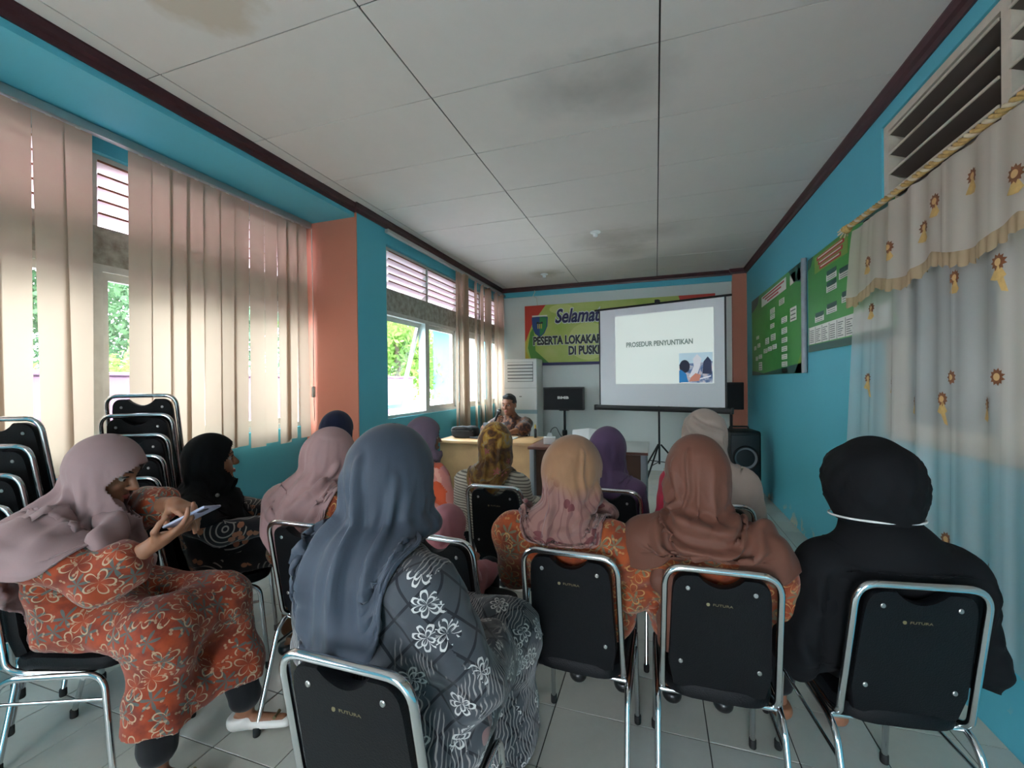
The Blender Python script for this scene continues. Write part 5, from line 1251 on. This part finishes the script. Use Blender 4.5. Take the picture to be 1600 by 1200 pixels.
# ---- the woman in slate grey, nearest the camera
lk = (-.25, .12, .06)
t, J, C, B = person('gray', 'woman in a long slate grey headscarf and grey line-print dress, nearest the camera', (-.055, .02, 1.14), lk, top=M_greybatik, hem=.75, hf=.008, top_wr=.005,
    arms={1: ((.185, -.02, .70), (.13, .22, .64))}, sleeve={0: (.9, .074, .07, .068)}, low=F_blackt, lap=1.25, twist=-.2, shw=.17, belly=1.05)
K = hood_keys(J, cape=[(-.01, -.02, -.02, .15, .12, .14, 0, .15), (-.03, -.03, -.07, .18, .15, .165, 0, .35), (-.045, -.04, -.125, .195, .16, .18, .05, .6), (-.055, -.045, -.165, .20, .17, .19, .1, .75)], look=lk)
scarf('headscarf', K, J['drape_on'], F_grey, t, 128, 96, 1.07, 70, face_cut(J), waves=((5, .06, .4), (9, .05, 1.9)), seed=2,
      strokes=[([(3.0, .30), (3.15, .6), (3.2, 1.)], .016, .010), ([(3.9, .35), (3.6, .7), (3.55, 1.)], .014, .008), ([(2.3, .38), (2.5, .7), (2.6, 1.)], .016, .010), ([(1.8, .45), (1.95, .7), (2.1, 1.)], .012, .008)])
# ---- cocoa brown headscarf
lk = (.05, .10, 0)
t, J, C, B = person('brown', 'woman in a draped cocoa brown headscarf and orange batik top', (-.04, -.03, 1.062), lk, top=M_batik_or, hf=.010, sleeve={0: (.9, .078, .07, .06)}, shw=.16,
    arms={-1: ((-.25, -.03, .66), (-.12, .2, .62)), 1: ((.24, -.02, .66), (.1, .2, .62))})
K = hood_keys(J, puff=1.07, cape=[(0, -.01, -.01, .165, .12, .13), (0, -.02, -.06, .215, .15, .155), (0, -.025, -.12, .235, .17, .165), (0, -.025, -.18, .24, .17, .165)], look=lk, nape=.13, neck=.125)
scarf('headscarf', K, J['drape_on'], F_brown, t, 128, 88, 1.05, 60, face_cut(J), waves=((4, .05, .9), (7, .04, .3)), seed=5,
      strokes=[([(1.7, .40), (2.6, .56), (3.6, .60), (4.4, .52)], .016, .013), ([(1.8, .52), (2.7, .68), (3.7, .70), (4.6, .60)], .014, .012), ([(2.0, .66), (2.9, .82), (3.9, .80)], .014, .010), ([(2.2, .28), (2.5, .42), (2.2, .56)], .012, .008), ([(2.7, .2), (2.8, .4), (2.5, .54)], .010, .006), ([(3.6, .8), (4.2, .72), (4.7, .8)], .014, .009)])
T2 = Solid(.02); T2.chain([(-.17, -.13, .86), (-.155, -.165, .76), (-.125, -.155, .66), (-.13, -.14, .57)], [.045, .04, .036, .045], (1, .45, 1)); T2.wr = sinnoise(4, 60, .006, aniso=(1, 1, .25))
vv, ff = T2.mesh(.008); link('scarf_tail', np_mesh('scarf_tail', vv, ff, True), F_brown, t)
# ---- beige headscarf with a printed border
lk = (-.55, .12, .05)
t, J, C, B = person('beige', 'woman in a beige headscarf with wine-coloured print and orange batik sleeves', (-.022, -.05, 1.05), lk, top=M_batik_or, hf=.010, sleeve={0: (.9, .078, .072, .062)}, shw=.175,
    arms={-1: ((-.24, -.02, .67), (-.12, .2, .62)), 1: ((.24, .0, .67), (.1, .22, .62))})
K = hood_keys(J, brim=.02, cape=[(0, -.01, -.01, .155, .12, .125), (-.01, -.02, -.06, .20, .15, .15), (-.015, -.03, -.11, .215, .16, .165), (-.02, -.03, -.16, .215, .16, .165)], look=lk, nape=.13, neck=.125)
scarf('headscarf', K, J['drape_on'], M_beige, t, 128, 88, 1.05, 60, face_cut(J), waves=((5, .05, .1), (8, .05, 1.3)), seed=8,
      strokes=[([(4.5, .42), (4.1, .52), (3.4, .62), (2.9, .64)], .014, .010), ([(2.6, .40), (2.9, .62), (3.1, .9)], .013, .009), ([(4.4, .62), (3.8, .72), (3.4, .9)], .013, .009), ([(1.6, .6), (2.1, .72), (2.2, .95)], .016, .014), ([(3.8, .2), (3.7, .34), (3.9, .44)], .012, .005)])
# ---- woman in black by the curtain
lk = (.12, .05, 0)
t, J, C, B = person('black', 'woman in a black hooded cape with a white elastic edge by the curtain', (-.01, -.04, 1.065), lk, top=F_black, hf=.012, sleeve={0: (.9, .07, .07, .06)}, shw=.16, shdrop=.085, shoe=M_skin)
K = hood_keys(J, puff=1.2, brim=.02, look=lk, nape=.105)[:-1]; K[-1][3:6] = [.105, .10, .118]; K.append([K[-1][0], K[-1][1]-.005, K[-1][2]-.025, .092, .09, .098, 0, 0])
scarf('hood', K, J['drape_on'], F_black, t, 80, 48, 1.02, 10, face_cut(J), seed=9, pinrows=2.)
NB = J['NB']; n0 = K[-1]
K2 = [[n0[0], n0[1], n0[2]+.012, .088, .088, .094, 0, 0], [NB[0], NB[1], NB[2]+.02, .12, .11, .115, 0, 0], [NB[0], NB[1]-.005, NB[2]-.03, .17, .13, .125, 0, 0], [NB[0]-.01, NB[1], NB[2]-.12, .25, .18, .15, 0, 0], [NB[0]-.02, NB[1]+.02, NB[2]-.24, .265, .2, .155, 0, 0], [NB[0]-.02, NB[1]+.06, NB[2]-.36, .265, .23, .17, 0, 0], [NB[0]-.02, NB[1]+.08, NB[2]-.42, .26, .23, .17, 0, 0]]
scarf('cape', K2, J['drape_on'], F_black, t, 112, 64, 1.12, 50, None, waves=((6, .04, .3), (9, .03, 1.)), seed=11, pinrows=.12)
obj('elastic_edge', MB().tube([(n0[0]-.114*math.sin(a), n0[1]+.112*math.cos(a), n0[2]+.012-.012*math.cos(a)) for a in np.linspace(0, 2*PI, 48, endpoint=False)], .0032, 6, True), mat('white_elastic', rgb(206, 206, 204), .7), t, 80)
# ---- wide dusty rose headscarf
lk = (-.35, .35, 0)
t, J, C, B = person('pink', 'woman in a wide dusty pink headscarf leaning forward beside the grey one', (-.12, .09, 1.04), lk, top=M_batik_or, hf=.012, shw=.175, hip=(-.06, .02))
K = hood_keys(J, cape=[(-.02, -.03, -.0, .16, .12, .14, 0, .1), (-.05, -.07, -.06, .225, .15, .17, .1, .3), (-.075, -.09, -.13, .26, .17, .19, .1, .38), (-.09, -.10, -.20, .275, .18, .20, .1, .42)], look=lk)
scarf('headscarf', K, J['drape_on'], F_pink, t, 112, 88, 1.08, 60, face_cut(J), waves=((5, .06, 1.), (8, .04, .2)), seed=14,
      strokes=[([(2.6, .3), (2.5, .6), (2.3, 1.)], .016, .011), ([(4.2, .42), (3.6, .62), (3.0, .72)], .014, .011), ([(4.2, .58), (3.6, .78), (3.2, .9)], .013, .009)])
# ---- mustard print
lk = (.0, .15, 0)
t, J, C, B = person('mustard', 'woman in a mustard and brown patterned headscarf and striped cream top', (-.10, .07, 1.005), lk, top=M_stripe, hf=.012, shw=.165, hip=(-.07, .02))
K = hood_keys(J, cape=[(0, -.03, -.02, .115, .10, .12), (0, -.05, -.08, .125, .11, .14), (0, -.06, -.13, .125, .12, .145)], look=lk)
scarf('headscarf', K, J['drape_on'], M_mustard, t, 80, 64, 1.12, 40, face_cut(J), waves=((6, .06, .3), (9, .05, 1.)), seed=17, strokes=[([(3.0, .4), (3.1, .7), (3.1, 1.)], .012, .010), ([(3.9, .3), (3.7, .6), (3.6, 1.)], .012, .008)])
# ---- purple
lk = (-.3, .1, 0)
t, J, C, B = person('purple', 'woman in a muted purple headscarf in front of the grey-topped desk', (-.05, .06, .985), lk, top=F_purple, hf=.013, shw=.16, hip=(-.04, .02))
K = hood_keys(J, cape=[(0, -.01, -.02, .14, .11, .12), (0, -.015, -.08, .19, .14, .145), (0, -.02, -.14, .20, .15, .15)], look=lk)
scarf('headscarf', K, J['drape_on'], F_purple, t, 72, 56, 1.12, 40, face_cut(J), waves=((6, .05, .3), (9, .04, 1.)), seed=19)
# ---- greige and crimson
lk = (.15, .05, 0)
t, J, C, B = person('cream', 'woman in a gathered greige headscarf and crimson top near the right wall', (-.007, .02, 1.10), lk, top=F_crim, hf=.012, shw=.15)
K = hood_keys(J, puff=1.2, cape=[(.0, -.01, -.02, .145, .11, .125), (.04, -.02, -.09, .22, .15, .16, 0, -.3), (.07, -.02, -.17, .23, .16, .17, 0, -.5)], look=lk, nape=.11)
scarf('headscarf', K, J['drape_on'], F_cream, t, 96, 64, 1.05, 40, face_cut(J), waves=((6, .05, .3), (9, .04, 1.)), seed=21,
      strokes=[([(2.0, .28), (2.9, .40), (3.8, .44)], .010, .009), ([(1.9, .38), (2.8, .50), (3.8, .52)], .010, .009), ([(2.2, .18), (3.0, .28), (3.9, .34)], .010, .007)])
# ---- plum headscarf, floral top with a strap
lk = (-.7, .05, 0)
t, J, C, B = person('floral', 'woman in a plum grey headscarf and pink-orange patterned top with a dark strap', (.02, .03, 1.03), lk, top=M_floral, hf=.012, shw=.165)
K = hood_keys(J, brim=.02, cape=[(0, -.005, -.01, .12, .10, .105), (0, -.01, -.05, .14, .12, .12)], look=lk)
scarf('headscarf', K, J['drape_on'], F_plum, t, 72, 56, 1.08, 30, face_cut(J), waves=((6, .04, .3),), seed=23)
NB = J['NB']
obj('shoulder_strap', MB().tube([(NB[0]+.10, NB[1]+.12, NB[2]-.02), (NB[0]+.115, NB[1]-.01, NB[2]+.012), (NB[0]+.12, NB[1]-.10, NB[2]-.05), (NB[0]+.10, NB[1]-.15, NB[2]-.13), (NB[0]+.04, NB[1]-.16, NB[2]-.22), (NB[0]-.02, NB[1]-.15, NB[2]-.3)], .017, 8), M_strap, t, 60)
# ---- navy cap behind the pink headscarf
lk = (.1, .2, 0)
t, J, C, B = person('navy', 'person in a navy cap mostly hidden behind the wide pink headscarf', (-.04, -.03, 1.06), lk, top=F_navy, hf=.014)
K = hood_keys(J, look=lk, cape=[(0, -.01, -.02, .13, .11, .12), (0, -.01, -.08, .17, .13, .14)])
scarf('headscarf', K, J['drape_on'], F_navy, t, 64, 48, 1.08, 30, face_cut(J), seed=25)
# ---- child in a pink hood
lk = (-.3, .35, 0)
t, J, C, B = person('child', 'small child in a rose pink hood, only the hood showing over a chair back', (-.10, .03, .775), lk, s=.66, top=F_rose, hf=.012, hip=(-.08, .0))
K = hood_keys(J, s=.75, look=lk, cape=[(0, -.01, -.0, .10, .09, .10), (0, -.01, -.06, .14, .11, .12), (0, -.01, -.11, .15, .12, .13)])
scarf('headscarf', K, J['drape_on'], F_rose, t, 64, 48, 1.1, 30, face_cut(J, .75), waves=((7, .04, .3),), seed=27)
# ---- woman with the phone, far left, seen from her right side
lk = (.22, .40, 0)
t, J, C, B = person('mauve', 'woman in a dusty mauve headscarf and orange-red flower batik dress, looking down at her phone', (.06, .10, 1.07), lk, top=M_batik_red, hf=.008, hb=.005, hem=.68, top_wr=.005, belly=1.05, lap=1.12, low=F_blackt, shoe=M_shoew,
    arms={1: ((.21, .24, .76), (.185, .385, .86)), -1: ((-.10, .12, .90), (.045, .335, .95))}, sleeve={1: (.25, .08, .08, .085), -1: (.35, .08, .075, .072)},
    legs={1: ((.12, .36, .52), (.15, .35, .10)), -1: ((-.10, .39, .52), (-.09, .50, .10))},
    hands={1: ((-.1, .85, .45), (.1, .45, -.9), (.8, 0, .4), (.40, .45, .5, .55), (.5, .5)), -1: ((.42, .88, -.12), (.1, .1, 1), (.85, -.45, 0), (.35, .55, .65, .75), (.5, .3))})
K = hood_keys(J, brim=.015, cape=[(.0, -.04, .01, .16, .12, .14, .1), (.02, -.06, -.03, .27, .18, .19, .25), (.04, -.08, -.08, .34, .23, .22, .35), (.04, -.10, -.14, .36, .26, .25, .38), (.04, -.11, -.20, .37, .27, .27, .38), (.04, -.12, -.25, .37, .27, .28, .38)], look=lk)
scarf('headscarf', K, J['drape_on'], F_mauve, t, 128, 96, 1.1, 70, face_cut(J, 1., (.088, .094), -.014), waves=((5, .06, .6), (8, .05, 1.2)), seed=31,
      strokes=[([(4.2, .40), (4.4, .56), (5.0, .66), (5.6, .72)], .015, .013), ([(3.7, .38), (4.0, .66), (4.6, .78), (5.1, .86)], .015, .013), ([(3.3, .4), (3.5, .7), (3.7, 1.)], .015, .010), ([(5.4, .55), (5.3, .75), (5.3, 1.)], .013, .009)])
T3 = Solid(.02); T3.chain([(.08, .13, .94), (.15, .20, .87), (.19, .235, .79), (.185, .245, .73)], [.05, .062, .06, .045], (1, .42, 1)); T3.wr = sinnoise(14, 55, .005, aniso=(1, 1, .25))
vv, ff = T3.mesh(.008); link('scarf_tail', np_mesh('scarf_tail', vv, ff, True), F_mauve, t)
for q in (-1, 1):
    f0 = J['an'][q]+V3(q*.01, .12, -.036); obj('shoe_bow', MB().tube([tuple(f0+V3(-.02, 0, 0)), tuple(f0), tuple(f0+V3(.02, 0, 0))], [.007, .004, .007], 8), M_gold, t, 60)
ph1 = thing('smartphone', 'pale smartphone in the hands of the woman in the mauve headscarf', 'phone', t.matrix_basis @ Vector((.155, .485, .938)), 0)
zz = Vector((-.25, -.42, .87)).normalized(); yy = Vector((0, .9, .43)); yy = (yy-zz*yy.dot(zz)).normalized(); xx = yy.cross(zz)
RZ = Matrix.Rotation(CH['mauve'][2], 4, 'Z'); ph1.matrix_world = Matrix.Translation(RZ @ Vector((.155, .485, .938))+Vector((CH['mauve'][0], CH['mauve'][1], 0))) @ RZ @ basis((0, 0, 0), xx, yy, zz)
obj('case', MB().rbox(-.037, .037, -.078, .078, -.005, .003, .003), mat('lilac_grey_phone_case', rgb(150, 152, 176), .35), ph1)
obj('screen', MB().rbox(-.033, .033, -.073, .073, .003, .0042, .0005, 1), mat('lit_phone_screen', rgb(176, 186, 206), .2, emit=.12), ph1)
obj('camera_bump', MB().rbox(.012, .032, .045, .072, -.008, -.0045, .001, 1), M_blackp, ph1)
# ---- woman in black near the blinds
lk = (.25, .0, 0)
t, J, C, B = person('blackL', 'woman in black headscarf and black batik top, seen in profile near the blinds', (.02, -.03, 1.005), lk, top=M_blackbatik, hf=.009, hb=.007, hem=.55, low=F_brownsk, shw=.17, lap=1.1,
    arms={1: ((.23, .05, .70), (.16, .28, .70)), -1: ((-.2, .06, .7), (-.02, .28, .72))}, legs={1: ((.11, .36, .53), (.12, .33, .10)), -1: ((-.10, .37, .53), (-.10, .38, .10))})
K = hood_keys(J, brim=.012, cape=[(0, -.01, -.01, .15, .12, .13), (0, -.015, -.08, .205, .16, .16), (0, -.02, -.15, .225, .18, .18), (0, -.02, -.21, .235, .19, .19)], look=lk)
scarf('headscarf', K, J['drape_on'], F_black, t, 96, 72, 1.15, 50, face_cut(J), waves=((6, .05, .3), (9, .04, 1.)), seed=35)
NBp = J['NB']; obj('brooch', MB().lathe([(.009, 0), (.009, .004), (.004, .007)], (NBp[0]+.10, NBp[1]+.10, NBp[2]+.02), 12, 'x'), M_screw, t)
RB = Matrix.Rotation(CH['blackL'][2], 4, 'Z'); npd = thing('notepad', 'pale notepad in the hands of the profile woman in black', 'notepad', RB @ Vector((.07, .37, .755))+Vector((CH['blackL'][0], CH['blackL'][1], 0)), CH['blackL'][2]+.3)
obj('pages', MB().rbox(-.07, .07, -.05, .05, 0, .008, .001, 1), M_paper, npd); obj('cover', MB().rbox(-.072, .072, -.052, .052, -.003, 0, .001, 1), M_screw, npd)
# ---- the speaking man behind the desk
lk = (.12, .12, 0)
def man_extra(B, J): pass
t, J, C, B = person('man', 'man in a brown batik shirt speaking into a microphone behind the oak desk', (-.03, .06, 1.10), lk, s=1.05, top=M_manbatik, hf=.011, hb=.006, shw=.19, skin=M_skin2, belly=1.05, sleeve={0: (-.25, .078, .072, .07)},
    arms={1: ((.24, .14, .80), (.06, .25, .885)), -1: ((-.27, .16, .83), (-.20, .36, .80))},
    hands={1: ((-.6, .1, .55), (.3, 1, .25), (-.1, -.1, .8), (1.0, 1.05, 1.1, 1.1), (.6, .8)), -1: ((.1, .9, -.15), (0, .1, 1), (1, 0, 0), (.5, .5, .55, .6))})
H, HR, T = J['H'], J['HR'], J['T']
hr = Solid(.02); hr.ell(T(0, -.018, .038), V3(.081, .095, .093)*1.03, HR); hr.ell(T(0, .02, .10), V3(.06, .06, .03), HR); hr.cut.append((HR@V3(0, .86, -.5), T(0, .06, .062))); hr.cut.append((HR@V3(0, .45, -.9), T(0, .0, -.015))); hr.wr = sinnoise(77, 160, .0025)
vv, ff = hr.mesh(.005); link('hair', np_mesh('hair', vv, ff), M_hair, t)
obj('collar', MB().tube([T(.055*math.sin(a), -.03+.06*math.cos(a), -.145+.012*math.cos(a)) for a in np.linspace(.5, 2*PI-.5, 24)], .013, 8), M_manbatik, t, 60)
wa = J['wr'][-1]; el_ = J['el'][-1]; d = (wa-el_)/np.linalg.norm(wa-el_)
obj('watch', MB().tube([tuple(wa-d*.02), tuple(wa-d*.0)], .029, 14), M_blackp, t, 60)

RM = Matrix.Rotation(CH['man'][2], 4, 'Z'); mp = J['wr'][1]+V3(-.045, .02, .075)
mic = thing('microphone', 'black handheld microphone held to the mouth of the speaking man', 'microphone', (0, 0, 0))
ax = Vector((-.25, -.35, .9)).normalized(); s1 = ax.orthogonal().normalized(); mic.matrix_world = Matrix.Translation(RM @ Vector(mp)+Vector((CH['man'][0], CH['man'][1], 0))) @ RM @ basis((0, 0, 0), s1, ax.cross(s1), ax)
obj('handle', MB().lathe([(.010, -.12), (.012, -.115), (.0155, .05), (.018, .06)], n=16), M_blackp, mic)
obj('grille_ball', MB().lathe([(.018, .06), (.025, .07), (.027, .085), (.023, .1), (.012, .11), (.003, .112)], n=18), mat('dark_steel_mesh', rgb(70, 72, 76), .5, metal=.6, bump=.5, bscale=500), mic)
obj('ring', MB().lathe([(.0265, .08), (.028, .083), (.0265, .088)], n=18), M_screw, mic)
